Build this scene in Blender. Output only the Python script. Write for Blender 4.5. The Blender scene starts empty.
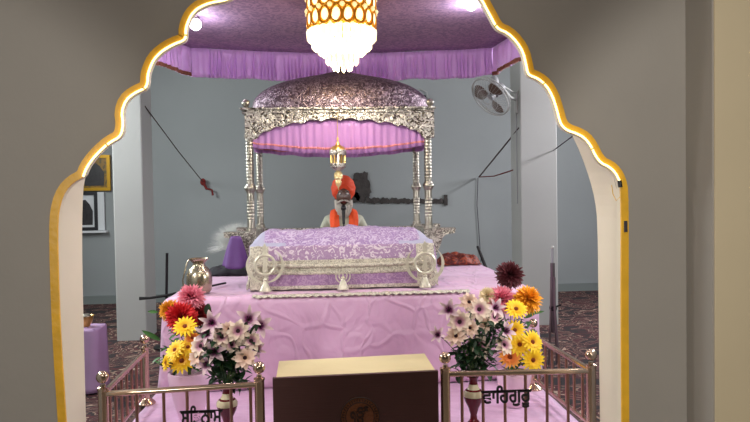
import bpy, bmesh, math, random
from mathutils import Vector, Matrix, Euler, noise, geometry
PI = math.pi
random.seed(7)
SC = bpy.context.scene
COL = SC.collection

# ------------------------------------------------------------------ camera, world, lights, exposure
F = 650.0
cam_d = bpy.data.cameras.new('camera')
cam_d.sensor_width = 36.0
cam_d.lens = F / 750 * 36
cam_d.clip_start = 0.02
cam = bpy.data.objects.new('camera', cam_d)
COL.objects.link(cam)
CAMZ = 1.55
RC = Matrix.Rotation(-0.071, 3, 'Z') @ Matrix.Rotation(PI/2 - 0.026, 3, 'X') @ Matrix.Rotation(-0.016, 3, 'Z')
cam.matrix_world = Matrix.Translation((0, 0, CAMZ)) @ RC.to_4x4()
SC.camera = cam
SC.view_settings.view_transform = 'Standard'
SC.view_settings.look = 'None'
SC.view_settings.gamma = 1.0
SC.view_settings.exposure = 0.0
SC.view_settings.use_curve_mapping = False
world = bpy.data.worlds.new('world')
SC.world = world
world.use_nodes = True
world.node_tree.nodes['Background'].inputs[0].default_value = (0.5, 0.55, 0.62, 1)
world.node_tree.nodes['Background'].inputs[1].default_value = 0.08

def light(name, kind, loc, energy, color, size=0.1, rot=(0, 0, 0), size_y=None, spot=None, blend=0.3):
    d = bpy.data.lights.new(name, kind)
    d.energy = energy; d.color = color
    if kind == 'AREA':
        d.size = size
        if size_y: d.shape = 'RECTANGLE'; d.size_y = size_y
    else:
        d.shadow_soft_size = size
    if kind == 'SPOT':
        d.spot_size = spot; d.spot_blend = blend
    o = bpy.data.objects.new(name, d)
    COL.objects.link(o)
    o.location = loc; o.rotation_euler = rot
    return o

# inner hall: fill lights added high at both sides; outer hall: one added overhead
light('inner_fill_west', 'AREA', (-3.9, 6.0, 3.0), 178, (0.92, 0.97, 0.98), 0.3, (0, math.radians(-62), 0), 3.0)
light('inner_fill_east', 'AREA', (4.6, 6.4, 3.0), 184, (0.96, 0.94, 1.0), 0.3, (0, math.radians(62), 0), 3.0)
light('arch_fill', 'AREA', (0.1, 3.2, 3.0), 14, (1.0, 0.97, 0.93), 1.2, (math.radians(52), 0, 0), 0.12)  # added fill above the arch, brightening the satin and throne
light('outer_fill', 'AREA', (0.1, 0.7, 3.05), 24, (1.0, 0.93, 0.86), 0.9, (math.radians(32), 0, 0), 0.5)  # added soft fill for the outer hall, no fitting modelled
def aim(o, t): o.rotation_euler = (Vector(t)-o.location).to_track_quat('-Z', 'Y').to_euler()
for x_ in (-1.75, 1.95):                     # unseen fills added inside the arch to light cloth and flowers frontally
    la = light('arch_side_fill', 'AREA', (x_, 3.3, 1.75), 17, (1.0, 0.95, 0.92), 0.25); aim(la, (0.1, 4.7, 0.6))
aim(light('wall_shading_spot_west', 'SPOT', (-2.0, -0.5, 1.8), 150, (1.0, 0.97, 0.91), 0.16, spot=math.radians(56), blend=0.18), (-2.07, 2.82, 1.1))  # added spot; its cone edge makes the slanting shade on the wall
aim(light('wall_shading_spot_east', 'SPOT', (0.6, -0.5, 1.8), 185, (1.0, 0.97, 0.91), 0.16, spot=math.radians(57), blend=0.18), (2.5, 2.82, 0.97))  # second added spot, for the opposite slope of shade by the pilaster

def P(px, py, Y):
    """the point in the depth plane Y that the photograph shows at (px, py)"""
    d = RC @ Vector(((px-375)/F, -(py-211)/F, -1))
    return Vector((0, 0, CAMZ)) + d*(Y/d.y)

# ------------------------------------------------------------------ materials
def lin(c):
    return tuple(((v/255)/12.92 if v/255 <= 0.04045 else ((v/255+0.055)/1.055)**2.4) for v in c) + (1,)

def mat(name, rgb, rough=0.6, metal=0.0, emit=0.0, emit_rgb=None, var=0.0, vscale=6.0, bump=0.0, bscale=30.0, bstretch=(1, 1, 1),
        spec=None, sheen=0.0, alpha=1.0, trans=0.0, ior=None, bdist=0.02):
    m = bpy.data.materials.new(name); m.use_nodes = True
    nt = m.node_tree; b = nt.nodes['Principled BSDF']
    b.inputs['Base Color'].default_value = lin(rgb)
    b.inputs['Roughness'].default_value = rough
    b.inputs['Metallic'].default_value = metal
    if spec is not None: b.inputs['Specular IOR Level'].default_value = spec
    if sheen: b.inputs['Sheen Weight'].default_value = sheen
    if alpha < 1: b.inputs['Alpha'].default_value = alpha
    if trans: b.inputs['Transmission Weight'].default_value = trans
    if ior: b.inputs['IOR'].default_value = ior
    if emit:
        b.inputs['Emission Color'].default_value = lin(emit_rgb or rgb)
        b.inputs['Emission Strength'].default_value = emit
    tc = nt.nodes.new('ShaderNodeTexCoord')
    mp = nt.nodes.new('ShaderNodeMapping'); mp.inputs['Scale'].default_value = bstretch
    nt.links.new(tc.outputs['Object'], mp.inputs['Vector'])
    if var:
        n = nt.nodes.new('ShaderNodeTexNoise'); n.inputs['Scale'].default_value = vscale; n.inputs['Detail'].default_value = 4
        nt.links.new(tc.outputs['Object'], n.inputs['Vector'])
        r = nt.nodes.new('ShaderNodeValToRGB')
        c = lin(rgb)
        r.color_ramp.elements[0].position = 0.3; r.color_ramp.elements[1].position = 0.7
        r.color_ramp.elements[0].color = tuple(v*(1-var) for v in c[:3]) + (1,)
        r.color_ramp.elements[1].color = tuple(min(1, v*(1+var)) for v in c[:3]) + (1,)
        nt.links.new(n.outputs['Fac'], r.inputs[0]); nt.links.new(r.outputs[0], b.inputs['Base Color'])
    if bump:
        n = nt.nodes.new('ShaderNodeTexNoise'); n.inputs['Scale'].default_value = bscale; n.inputs['Detail'].default_value = 3
        nt.links.new(mp.outputs[0], n.inputs['Vector'])
        bp = nt.nodes.new('ShaderNodeBump'); bp.inputs['Strength'].default_value = bump; bp.inputs['Distance'].default_value = bdist
        nt.links.new(n.outputs['Fac'], bp.inputs['Height']); nt.links.new(bp.outputs[0], b.inputs['Normal'])
    return m

def brocade(name, base, fig, scale=30, lo=0.48, hi=0.53, metal=0.0, rough=0.5, bump=0.4, frough=None, figmetal=None, distort=2.2):
    """a woven or embossed scroll pattern: figure colour on ground colour"""
    m = bpy.data.materials.new(name); m.use_nodes = True
    nt = m.node_tree; b = nt.nodes['Principled BSDF']; L = nt.links.new
    tc = nt.nodes.new('ShaderNodeTexCoord')
    n = nt.nodes.new('ShaderNodeTexNoise'); n.inputs['Scale'].default_value = scale; n.inputs['Detail'].default_value = 1.5
    n.inputs['Distortion'].default_value = distort
    L(tc.outputs['Object'], n.inputs['Vector'])
    r = nt.nodes.new('ShaderNodeValToRGB')
    e = r.color_ramp.elements
    e[0].position = lo; e[1].position = hi; e[0].color = lin(base); e[1].color = lin(fig)
    L(n.outputs['Fac'], r.inputs[0]); L(r.outputs[0], b.inputs['Base Color'])
    bp = nt.nodes.new('ShaderNodeBump'); bp.inputs['Strength'].default_value = bump; bp.inputs['Distance'].default_value = 0.012
    L(n.outputs['Fac'], bp.inputs['Height']); L(bp.outputs[0], b.inputs['Normal'])
    b.inputs['Roughness'].default_value = rough; b.inputs['Metallic'].default_value = metal
    if figmetal is not None:
        mr = nt.nodes.new('ShaderNodeMapRange')
        mr.inputs[1].default_value = lo; mr.inputs[2].default_value = hi; mr.inputs[3].default_value = metal; mr.inputs[4].default_value = figmetal
        L(n.outputs['Fac'], mr.inputs[0]); L(mr.outputs[0], b.inputs['Metallic'])
    return m

def radial(name, stops, rough=0.6, spot=0.0):
    """petal colour that changes from the flower's heart to the petal tips"""
    m = bpy.data.materials.new(name); m.use_nodes = True
    nt = m.node_tree; b = nt.nodes['Principled BSDF']; L = nt.links.new
    tc = nt.nodes.new('ShaderNodeTexCoord')
    ln = nt.nodes.new('ShaderNodeVectorMath'); ln.operation = 'LENGTH'
    L(tc.outputs['Object'], ln.inputs[0])
    r = nt.nodes.new('ShaderNodeValToRGB'); e = r.color_ramp.elements
    e[0].position = stops[0][0]; e[0].color = lin(stops[0][1]); e[1].position = stops[-1][0]; e[1].color = lin(stops[-1][1])
    for s, c in stops[1:-1]:
        q = e.new(s); q.color = lin(c)
    L(ln.outputs['Value'], r.inputs[0]); L(r.outputs[0], b.inputs['Base Color'])
    b.inputs['Roughness'].default_value = rough
    return m

def creased(name, rgb, rough):
    """satin crossed by soft creases"""
    m = bpy.data.materials.new(name); m.use_nodes = True
    nt = m.node_tree; b = nt.nodes['Principled BSDF']; L = nt.links.new; N = nt.nodes.new
    b.inputs['Base Color'].default_value = lin(rgb); b.inputs['Roughness'].default_value = rough; b.inputs['Sheen Weight'].default_value = 0.2
    tc = N('ShaderNodeTexCoord'); n = N('ShaderNodeTexNoise'); n.inputs['Scale'].default_value = 1.6; n.inputs['Detail'].default_value = 2
    L(tc.outputs['Object'], n.inputs['Vector'])
    ad = N('ShaderNodeMix'); ad.data_type = 'VECTOR'; ad.inputs[0].default_value = 0.45
    L(tc.outputs['Object'], ad.inputs[4]); L(n.outputs['Color'], ad.inputs[5])
    mp = N('ShaderNodeMapping'); mp.inputs['Scale'].default_value = (1.5, 1.0, 0.8); L(ad.outputs[1], mp.inputs['Vector'])
    v = N('ShaderNodeTexVoronoi'); v.feature = 'DISTANCE_TO_EDGE'; v.inputs['Scale'].default_value = 5.5; L(mp.outputs[0], v.inputs['Vector'])
    mr = N('ShaderNodeMapRange'); mr.interpolation_type = 'SMOOTHSTEP'; mr.inputs[1].default_value = 0.0; mr.inputs[2].default_value = 0.10; L(v.outputs['Distance'], mr.inputs[0])
    b1 = N('ShaderNodeBump'); b1.inputs['Strength'].default_value = 0.5; b1.inputs['Distance'].default_value = 0.012; b1.invert = True; L(mr.outputs[0], b1.inputs['Height'])
    n2 = N('ShaderNodeTexNoise'); n2.inputs['Scale'].default_value = 4.0; n2.inputs['Distortion'].default_value = 1.2; L(tc.outputs['Object'], n2.inputs['Vector'])
    b2 = N('ShaderNodeBump'); b2.inputs['Strength'].default_value = 0.5; b2.inputs['Distance'].default_value = 0.05; L(n2.outputs['Fac'], b2.inputs['Height']); L(b1.outputs[0], b2.inputs['Normal'])
    L(b2.outputs[0], b.inputs['Normal'])
    return m

M = {}
M['outer_wall'] = mat('outer_wall_paint', (156, 150, 142), 0.75, var=0.05, vscale=1.2, bump=0.10, bscale=14)
M['inner_wall'] = mat('inner_wall_paint', (146, 152, 152), 0.7, var=0.05, vscale=0.8, bump=0.08, bscale=10)
M['column'] = mat('column_paint', (168, 170, 166), 0.7, var=0.03, vscale=1, bump=0.06, bscale=10)
M['jamb'] = mat('cream_jamb_paint', (222, 212, 190), 0.6, var=0.03, vscale=2, bump=0.08, bscale=12)
M['pilaster'] = mat('pilaster_beige', (204, 188, 156), 0.7, var=0.03, vscale=1.5, bump=0.06, bscale=12)  # beige on the front face only; other faces share the wall colour
M['ceiling'] = mat('ceiling_paint', (200, 198, 190), 0.8)
M['skirting'] = mat('skirting_paint', (122, 130, 128), 0.5)
M['yellow'] = mat('ochre_trim_paint', (234, 178, 44), 0.45, var=0.12, vscale=9, bump=0.15, bscale=40)
M['led'] = mat('led_rope_glow', (255, 236, 150), 0.4, emit=3.2, emit_rgb=(255, 232, 150))
M['led_clip'] = mat('led_clip_plastic', (236, 190, 90), 0.4)
M['outer_floor'] = mat('outer_floor_stone', (150, 142, 130), 0.5, var=0.1, vscale=3)
M['steel'] = mat('polished_railing_steel', (196, 172, 150), 0.2, 0.95, var=0.05, vscale=8)
M['baluster'] = mat('baluster_steel', (164, 124, 110), 0.28, 0.85)
M['black_metal'] = mat('black_painted_metal', (22, 20, 22), 0.45, 0.3)
M['black_cloth'] = mat('black_cloth', (26, 24, 32), 0.85, bump=0.5, bscale=20)
M['satin'] = creased('pink_satin', (211, 170, 200), 0.42)
M['satin_step'] = mat('pink_satin_step', (202, 162, 196), 0.5, sheen=0.2, var=0.06, vscale=5, bump=0.7, bscale=4, bdist=0.06)
M['violet_cloth'] = mat('violet_cloth', (168, 140, 178), 0.6, bump=0.5, bscale=6, var=0.05)
M['fringe'] = mat('violet_pleated_fringe', (212, 162, 226), 0.3, sheen=0.2, bump=0.25, bscale=30, bstretch=(1, 1, 0.15))
M['fringe_trim'] = mat('rust_braid', (140, 84, 66), 0.6, var=0.3, vscale=50)
M['valance'] = mat('pink_valance_cloth', (172, 122, 180), 0.45, sheen=0.2, bump=0.3, bscale=24, bstretch=(1, 1, 0.2))
M['valance_trim'] = mat('orange_gold_braid', (206, 128, 130), 0.5, var=0.35, vscale=70)
M['canopy_cloth'] = brocade('violet_canopy_brocade', (134, 106, 138), (166, 132, 160), 16, 0.46, 0.56, rough=0.6, bump=0.25)
M['silver_relief'] = brocade('embossed_silver', (84, 77, 68), (196, 192, 182), 26, 0.40, 0.50, metal=0.85, rough=0.33, bump=1.0)  # dark ground paints shade into the grooves of the relief
M['silver_dome'] = brocade('embossed_silver_dome', (84, 70, 78), (152, 136, 144), 30, 0.47, 0.60, metal=0.8, rough=0.36, bump=0.9)  # groove shade put into the ground colour here too
M['silver'] = mat('plain_silver', (160, 156, 144), 0.28, 0.9, bump=0.2, bscale=60)
M['silver_dark'] = brocade('groove_shaded_silver', (104, 100, 92), (186, 182, 170), 34, 0.42, 0.58, metal=0.8, rough=0.4, bump=0.9)  # same painted groove shade, on a lighter ground
M['brocade'] = brocade('violet_silver_brocade', (154, 124, 158), (206, 192, 202), 30, 0.53, 0.59, rough=0.42, bump=0.5, figmetal=0.3, distort=1.4)
M['brocade_low'] = brocade('violet_tone_brocade', (146, 112, 150), (172, 142, 172), 34, 0.48, 0.56, rough=0.5, bump=0.3)
M['crinkle'] = brocade('crinkled_lilac_cloth', (146, 118, 164), (192, 178, 202), 22, 0.45, 0.6, rough=0.4, bump=0.9, distort=3)
M['pale_cloth'] = mat('pale_blue_cloth', (164, 164, 186), 0.6, bump=0.5, bscale=14)
M['lace'] = brocade('silver_lace', (160, 152, 138), (208, 202, 184), 44, 0.40, 0.56, metal=0.0, rough=0.45, bump=0.8)
M['khanda'] = mat('khanda_silver', (206, 202, 182), 0.3, 0.35, bump=0.2, bscale=60)
M['gold'] = mat('brass_gold', (206, 168, 96), 0.3, 0.9)
M['gold_frame'] = mat('chandelier_gold', (206, 140, 20), 0.35, 0.6, emit=0.15, emit_rgb=(210, 130, 10))  # gold given a faint glow of its own, standing for crystal light
M['crystal_lit'] = mat('lit_crystal', (255, 248, 214), 0.2, emit=1.6, emit_rgb=(255, 238, 176))
M['crystal_soft'] = mat('lit_crystal_edge', (255, 244, 200), 0.2, emit=0.9, emit_rgb=(255, 226, 150))
M['bulb'] = mat('led_bulb_glow', (255, 255, 255), 0.4, emit=14, emit_rgb=(235, 244, 255))
M['white_plastic'] = mat('white_plastic', (176, 178, 174), 0.4)
M['grey_plastic'] = mat('grey_plastic', (150, 152, 156), 0.45)
M['fan_blade'] = mat('fan_blade_brown', (96, 74, 62), 0.4)
M['glass_amber'] = mat('amber_glass', (200, 180, 130), 0.1, 0.3, emit=0.05, emit_rgb=(255, 190, 80))
M['dark_wood'] = mat('dark_brown_board', (72, 40, 37), 0.5, var=0.08, vscale=4, bump=0.1, bscale=30, bstretch=(0.3, 1, 6))
M['carved'] = mat('carved_seal', (112, 62, 30), 0.45, bump=0.3, bscale=60)
M['carved_dark'] = mat('carved_seal_groove', (48, 24, 14), 0.6)
M['cream_top'] = mat('cream_lid_board', (206, 190, 146), 0.55, var=0.03, vscale=6, bump=0.1, bscale=20)
M['sign_black'] = mat('black_letter_metal', (18, 12, 14), 0.5)
M['vase_maroon'] = mat('maroon_glazed_ceramic', (92, 22, 30), 0.2)
M['vase_cream'] = mat('cream_glazed_ceramic', (206, 196, 164), 0.25)
M['vase_white'] = mat('white_glazed_ceramic', (224, 190, 212), 0.3)
M['stem'] = mat('flower_stem_green', (70, 92, 44), 0.6)
M['leaf'] = mat('leaf_green', (52, 96, 40), 0.5, var=0.35, vscale=14)
M['leaf_dark'] = mat('dark_leaf_green', (28, 56, 30), 0.5, var=0.4, vscale=18)
M['heart_orange'] = mat('rust_flower_heart', (150, 62, 12), 0.8, bump=0.8, bscale=120)
M['heart_dark'] = mat('dark_flower_heart', (58, 22, 34), 0.8, bump=0.8, bscale=120)
M['pet_pink'] = radial('pink_petals', [(0.0, (196, 84, 108)), (0.5, (226, 122, 146)), (1.0, (240, 158, 170))])
M['pet_red'] = radial('red_petals', [(0.0, (140, 10, 22)), (0.5, (196, 24, 36)), (1.0, (226, 44, 44))])
M['pet_maroon'] = radial('maroon_petals', [(0.0, (50, 8, 16)), (0.7, (78, 18, 28)), (1.0, (120, 50, 60))])
M['pet_crimson'] = radial('crimson_petals', [(0.0, (92, 10, 22)), (0.7, (136, 22, 34)), (1.0, (168, 40, 50))])
M['pet_orange'] = radial('orange_petals', [(0.0, (206, 108, 10)), (0.6, (236, 156, 22)), (1.0, (246, 182, 44))])
M['pet_amber'] = radial('amber_petals', [(0.0, (196, 120, 20)), (0.6, (222, 150, 30)), (1.0, (230, 170, 50))])
M['pet_cream'] = radial('cream_petals', [(0.0, (196, 160, 110)), (0.6, (226, 206, 164)), (1.0, (236, 222, 186))])
M['pet_yellow'] = radial('yellow_petals', [(0.0, (226, 140, 10)), (0.4, (246, 196, 20)), (1.0, (252, 222, 40))])
M['pet_tanger'] = radial('tangerine_petals', [(0.0, (190, 70, 10)), (0.5, (236, 130, 40)), (1.0, (250, 196, 90))])
M['pet_white'] = radial('cream_and_mauve_petals', [(0.0, (120, 40, 90)), (0.3, (186, 130, 150)), (0.5, (228, 204, 186)), (1.0, (240, 226, 204))])
M['pet_lily'] = radial('violet_lily_petals', [(0.0, (104, 24, 80)), (0.30, (146, 60, 120)), (0.52, (204, 168, 184)), (1.0, (236, 216, 208))])
M['pet_blush'] = radial('blush_petals', [(0.0, (180, 130, 90)), (0.4, (226, 190, 170)), (1.0, (244, 222, 206))])
M['skin'] = mat('brown_skin', (84, 56, 44), 0.55)
M['turban'] = mat('orange_turban_cloth', (214, 68, 24), 0.7, bump=0.6, bscale=8, bstretch=(1, 1, 5))
M['scarf'] = mat('orange_scarf_cloth', (240, 84, 30), 0.7, bump=0.3, bscale=20)
M['kurta'] = mat('pale_kurta_cloth', (176, 178, 158), 0.8, bump=0.5, bscale=12)
M['beard'] = mat('grey_white_beard', (190, 184, 172), 0.9, bump=1.0, bscale=40, bstretch=(3, 3, 0.6))
M['brow'] = mat('grey_brow_hair', (120, 110, 100), 0.9)
M['eye'] = mat('eye_white', (200, 196, 188), 0.3)
M['iris'] = mat('dark_iris', (24, 14, 10), 0.3)
M['red_cloth'] = brocade('red_gold_cloth', (80, 16, 12), (144, 58, 28), 16, 0.5, 0.6, rough=0.6, bump=0.7)
M['purple_bag'] = mat('deep_purple_cloth', (96, 62, 124), 0.7, bump=0.5, bscale=10)
M['plume'] = mat('white_yak_hair', (226, 232, 226), 0.9, alpha=0.5)
M['soot'] = mat('broken_plaster_soot', (66, 62, 60), 0.95, var=0.3, vscale=12, bump=1.0, bscale=20)
M['rope'] = mat('brown_cord', (66, 40, 38), 0.8)
M['red_rope'] = mat('red_tassel', (110, 26, 22), 0.8)
M['wire'] = mat('dark_wire', (52, 46, 56), 0.6)
M['pot'] = mat('steel_pot', (176, 164, 140), 0.25, 0.9, bump=0.1, bscale=30)
M['pict_white'] = mat('white_print_mount', (214, 218, 220), 0.5)
M['pict_dark'] = mat('dark_print', (44, 42, 44), 0.4, var=0.4, vscale=20)
M['pict_gold'] = brocade('gold_toned_print', (150, 112, 24), (96, 84, 40), 9, 0.5, 0.6, rough=0.35, bump=0.0)
M['frame_gold'] = mat('gold_picture_frame', (184, 140, 30), 0.4, 0.5)
M['frame_black'] = mat('black_picture_frame', (30, 30, 34), 0.4)
M['indicator'] = mat('orange_indicator', (240, 110, 50), 0.4, emit=0.7, emit_rgb=(240, 110, 50))

def carpet_mat():
    m = bpy.data.materials.new('patterned_maroon_carpet'); m.use_nodes = True
    nt = m.node_tree; b = nt.nodes['Principled BSDF']; L = nt.links.new; N = nt.nodes.new
    tc = N('ShaderNodeTexCoord')
    n = N('ShaderNodeTexNoise'); n.inputs['Scale'].default_value = 2.2; n.inputs['Detail'].default_value = 1.0; n.inputs['Distortion'].default_value = 3.0
    L(tc.outputs['Object'], n.inputs['Vector'])
    r = N('ShaderNodeValToRGB'); e = r.color_ramp.elements
    r.color_ramp.interpolation = 'CONSTANT'
    e[0].position = 0; e[0].color = lin((30, 24, 26)); e[1].position = 0.42; e[1].color = lin((66, 26, 30))
    for s, c in ((0.485, (158, 138, 120)), (0.505, (70, 28, 30)), (0.555, (30, 24, 26)), (0.60, (134, 112, 96)), (0.62, (64, 24, 30))):
        q = e.new(s); q.color = lin(c)
    L(n.outputs['Fac'], r.inputs[0])
    L(r.outputs[0], b.inputs['Base Color'])
    b.inputs['Roughness'].default_value = 0.95
    return m
M['carpet'] = carpet_mat()

# ------------------------------------------------------------------ helpers
ORG = {}
def org(o):
    return ORG.get(o.name, Vector((0, 0, 0))) if o else Vector((0, 0, 0))
def tag(o, label=None, cat=None, group=None, kind=None):
    if label: o['label'] = label
    if cat: o['category'] = cat
    if group: o['group'] = group
    if kind: o['kind'] = kind
    return o
def empty(name, loc, label=None, cat=None, group=None):
    o = bpy.data.objects.new(name, None); COL.objects.link(o)
    o.empty_display_size = 0.05
    o.location = loc; ORG[o.name] = Vector(loc)
    return tag(o, label, cat, group)

class MB:
    def __init__(s): s.v = []; s.f = []; s.m = []
    def add(s, vs, fs, mi=0):
        k = len(s.v); s.v += [tuple(v) for v in vs]; s.f += [tuple(i+k for i in f) for f in fs]; s.m += [mi]*len(fs); return s
    def box(s, c, d, mi=0, rot=None, bev=0.0):
        x, y, z = [v/2 for v in d]
        if bev <= 0:
            vs = [Vector((a*x, b*y, e*z)) for a in (-1, 1) for b in (-1, 1) for e in (-1, 1)]
            fs = [(0, 1, 3, 2), (4, 6, 7, 5), (0, 4, 5, 1), (2, 3, 7, 6), (0, 2, 6, 4), (1, 5, 7, 3)]
        else:
            bm = bmesh.new(); bmesh.ops.create_cube(bm, size=1)
            for w in bm.verts: w.co = Vector((w.co.x*d[0], w.co.y*d[1], w.co.z*d[2]))
            bmesh.ops.bevel(bm, geom=bm.edges[:], offset=bev, segments=2, affect='EDGES', profile=0.5)
            bm.verts.index_update()
            vs = [w.co.copy() for w in bm.verts]; fs = [tuple(q.index for q in f.verts) for f in bm.faces]; bm.free()
        if rot is not None: vs = [rot @ v for v in vs]
        return s.add([v+Vector(c) for v in vs], fs, mi)
    def tube(s, pts, r, seg=10, mi=0, cap=True, closed=False):
        pts = [Vector(p) for p in pts]; n = len(pts)
        rs = r if isinstance(r, (list, tuple)) else [r]*n
        vs = []; fs = []; up = None
        for i in range(n):
            if closed: t = pts[(i+1) % n]-pts[i-1]
            else: t = pts[min(i+1, n-1)]-pts[max(i-1, 0)]
            if t.length < 1e-9: t = Vector((0, 0, 1))
            t.normalize()
            if up is None:
                up = t.cross(Vector((0, 0, 1)))
                if up.length < 1e-3: up = t.cross(Vector((1, 0, 0)))
            up = (up-t*up.dot(t)).normalized()
            w = t.cross(up)
            for k in range(seg):
                a = 2*PI*k/seg
                vs.append(pts[i]+(up*math.cos(a)+w*math.sin(a))*rs[i])
        for i in range(n if closed else n-1):
            j = (i+1) % n
            for k in range(seg):
                l = (k+1) % seg
                fs.append((i*seg+k, i*seg+l, j*seg+l, j*seg+k))
        if cap and not closed:
            fs.append(tuple(range(seg))[::-1]); fs.append(tuple((n-1)*seg+k for k in range(seg)))
        return s.add(vs, fs, mi)
    def lathe(s, prof, c=(0, 0, 0), seg=24, mi=0, sx=1, sy=1, rot=None, power=2.0):
        vs = []; fs = []; n = len(prof)
        for (r, z) in prof:
            for k in range(seg):
                a = 2*PI*k/seg; ca, sa = math.cos(a), math.sin(a)
                if power != 2.0:
                    q = (abs(ca)**power+abs(sa)**power)**(-1/power); ca *= q; sa *= q
                v = Vector((r*ca*sx, r*sa*sy, z))
                if rot is not None: v = rot @ v
                vs.append(v+Vector(c))
        for i in range(n-1):
            for k in range(seg):
                l = (k+1) % seg
                fs.append((i*seg+k, i*seg+l, (i+1)*seg+l, (i+1)*seg+k))
        if prof[0][0] > 1e-4: fs.append(tuple(range(seg))[::-1])
        if prof[-1][0] > 1e-4: fs.append(tuple((n-1)*seg+k for k in range(seg)))
        return s.add(vs, fs, mi)
    def ball(s, c, r, seg=16, mi=0, sc=(1, 1, 1), rot=None):
        n = max(6, seg//2)
        prof = [(max(1e-5, r*math.sin(PI*i/n)), -r*math.cos(PI*i/n)*sc[2]) for i in range(n+1)]
        return s.lathe(prof, c, seg, mi, sc[0], sc[1], rot)
    def prism(s, out, axis, a, b, mi=0):
        """extrude a closed 2-D outline; axis 'y': outline is (x, z); 'x': (y, z); 'z': (x, y)"""
        def mk(p, t):
            return {'y': (p[0], t, p[1]), 'x': (t, p[0], p[1]), 'z': (p[0], p[1], t)}[axis]
        n = len(out)
        tris = geometry.tessellate_polygon([[Vector((p[0], p[1], 0)) for p in out]])
        vs = [mk(p, a) for p in out]+[mk(p, b) for p in out]
        fs = [tuple(t) for t in tris]+[tuple(i+n for i in t)[::-1] for t in tris]
        fs += [(i, (i+1) % n, (i+1) % n+n, i+n) for i in range(n)]
        return s.add(vs, fs, mi)
    def grid(s, nu, nv, fn, mi=0, mfn=None):
        k = len(s.v)
        for i in range(nu+1):
            for j in range(nv+1): s.v.append(tuple(fn(i/nu, j/nv)))
        for i in range(nu):
            for j in range(nv):
                s.f.append((k+i*(nv+1)+j, k+(i+1)*(nv+1)+j, k+(i+1)*(nv+1)+j+1, k+i*(nv+1)+j+1))
                s.m.append(mfn((i+.5)/nu, (j+.5)/nv) if mfn else mi)
        return s
    def build(s, name, mats, parent=None, smooth=True, origin=None, solid=0.0, sub=0, local=False, angle=40):
        if not isinstance(mats, (list, tuple)): mats = [mats]
        if parent is not None: o0 = Vector((0, 0, 0)) if local else org(parent)
        elif origin is not None: o0 = Vector(origin)
        else:
            xs = [v[0] for v in s.v]; ys = [v[1] for v in s.v]; zs = [v[2] for v in s.v]
            o0 = Vector(((min(xs)+max(xs))/2, (min(ys)+max(ys))/2, min(zs)))
        me = bpy.data.meshes.new(name)
        me.from_pydata([tuple(Vector(v)-o0) for v in s.v], [], s.f)
        for m in mats: me.materials.append(m)
        for p, mi in zip(me.polygons, s.m): p.material_index = mi
        bm = bmesh.new(); bm.from_mesh(me); bmesh.ops.recalc_face_normals(bm, faces=bm.faces[:]); bm.to_mesh(me); bm.free()
        if smooth:
            me.polygons.foreach_set('use_smooth', [True]*len(me.polygons))
            try: me.set_sharp_from_angle(angle=math.radians(angle))
            except Exception: pass
        me.update()
        o = bpy.data.objects.new(name, me); COL.objects.link(o)
        if parent is not None: o.parent = parent; ORG[o.name] = o0
        else: o.location = o0; ORG[o.name] = o0
        if solid:
            md = o.modifiers.new('thickness', 'SOLIDIFY'); md.thickness = solid; md.offset = -1
        if sub:
            md = o.modifiers.new('smooth', 'SUBSURF'); md.levels = sub; md.render_levels = sub
        return o
def struct(o, label=None):
    o['kind'] = 'structure'
    if label: o['label'] = label
    return o
def nz(x, y=0.0, z=0.0): return noise.noise(Vector((x, y, z)))

# ------------------------------------------------------------------ levels measured in the room
ARCH_F, ARCH_P, ARCH_B = 2.82, 2.85, 3.12     # board front, wall front, wall back
STEP = 0.235
PLAT = 0.87
YR, YB = 3.3, 4.17                              # railing front and back posts
PF, PB = 4.4, 6.4                               # platform front, back

# ------------------------------------------------------------------ room shell
struct(MB().box((0.4, 4.2, -0.05), (11.2, 13.2, 0.1)).build('floor', M['outer_floor'], smooth=False))
tag(MB().box((0.4, 6.5, 0.006), (9.6, 6.4, 0.012)).build('patterned_carpet', M['carpet'], smooth=False), 'maroon and brown patterned carpet spread over the inner hall floor', 'carpet')
struct(MB().box((0.4, 9.95, 1.9), (10.0, 0.3, 3.8)).build('wall_back', M['inner_wall'], smooth=False))
struct(MB().box((-4.55, 6.45, 1.9), (0.2, 6.7, 3.8)).build('wall_left', M['inner_wall'], smooth=False))
struct(MB().box((5.35, 6.45, 1.9), (0.2, 6.7, 3.8)).build('wall_right', M['inner_wall'], smooth=False))
struct(MB().box((0.4, 4.2, 3.85), (11.2, 13.2, 0.1)).build('ceiling', M['ceiling'], smooth=False))
struct(MB().box((0.4, 9.78, 0.06), (9.7, 0.04, 0.12)).build('baseboard_back', M['skirting'], smooth=False))
struct(MB().box((-3.6, 0.15, 1.9), (0.2, 5.3, 3.8)).build('wall_outer_left', M['outer_wall'], smooth=False))
struct(MB().box((4.2, 0.15, 1.9), (0.2, 5.3, 3.8)).build('wall_outer_right', M['outer_wall'], smooth=False))
struct(MB().box((0.3, -2.4, 1.9), (8.0, 0.2, 3.8)).build('wall_rear', M['outer_wall'], smooth=False))

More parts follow.
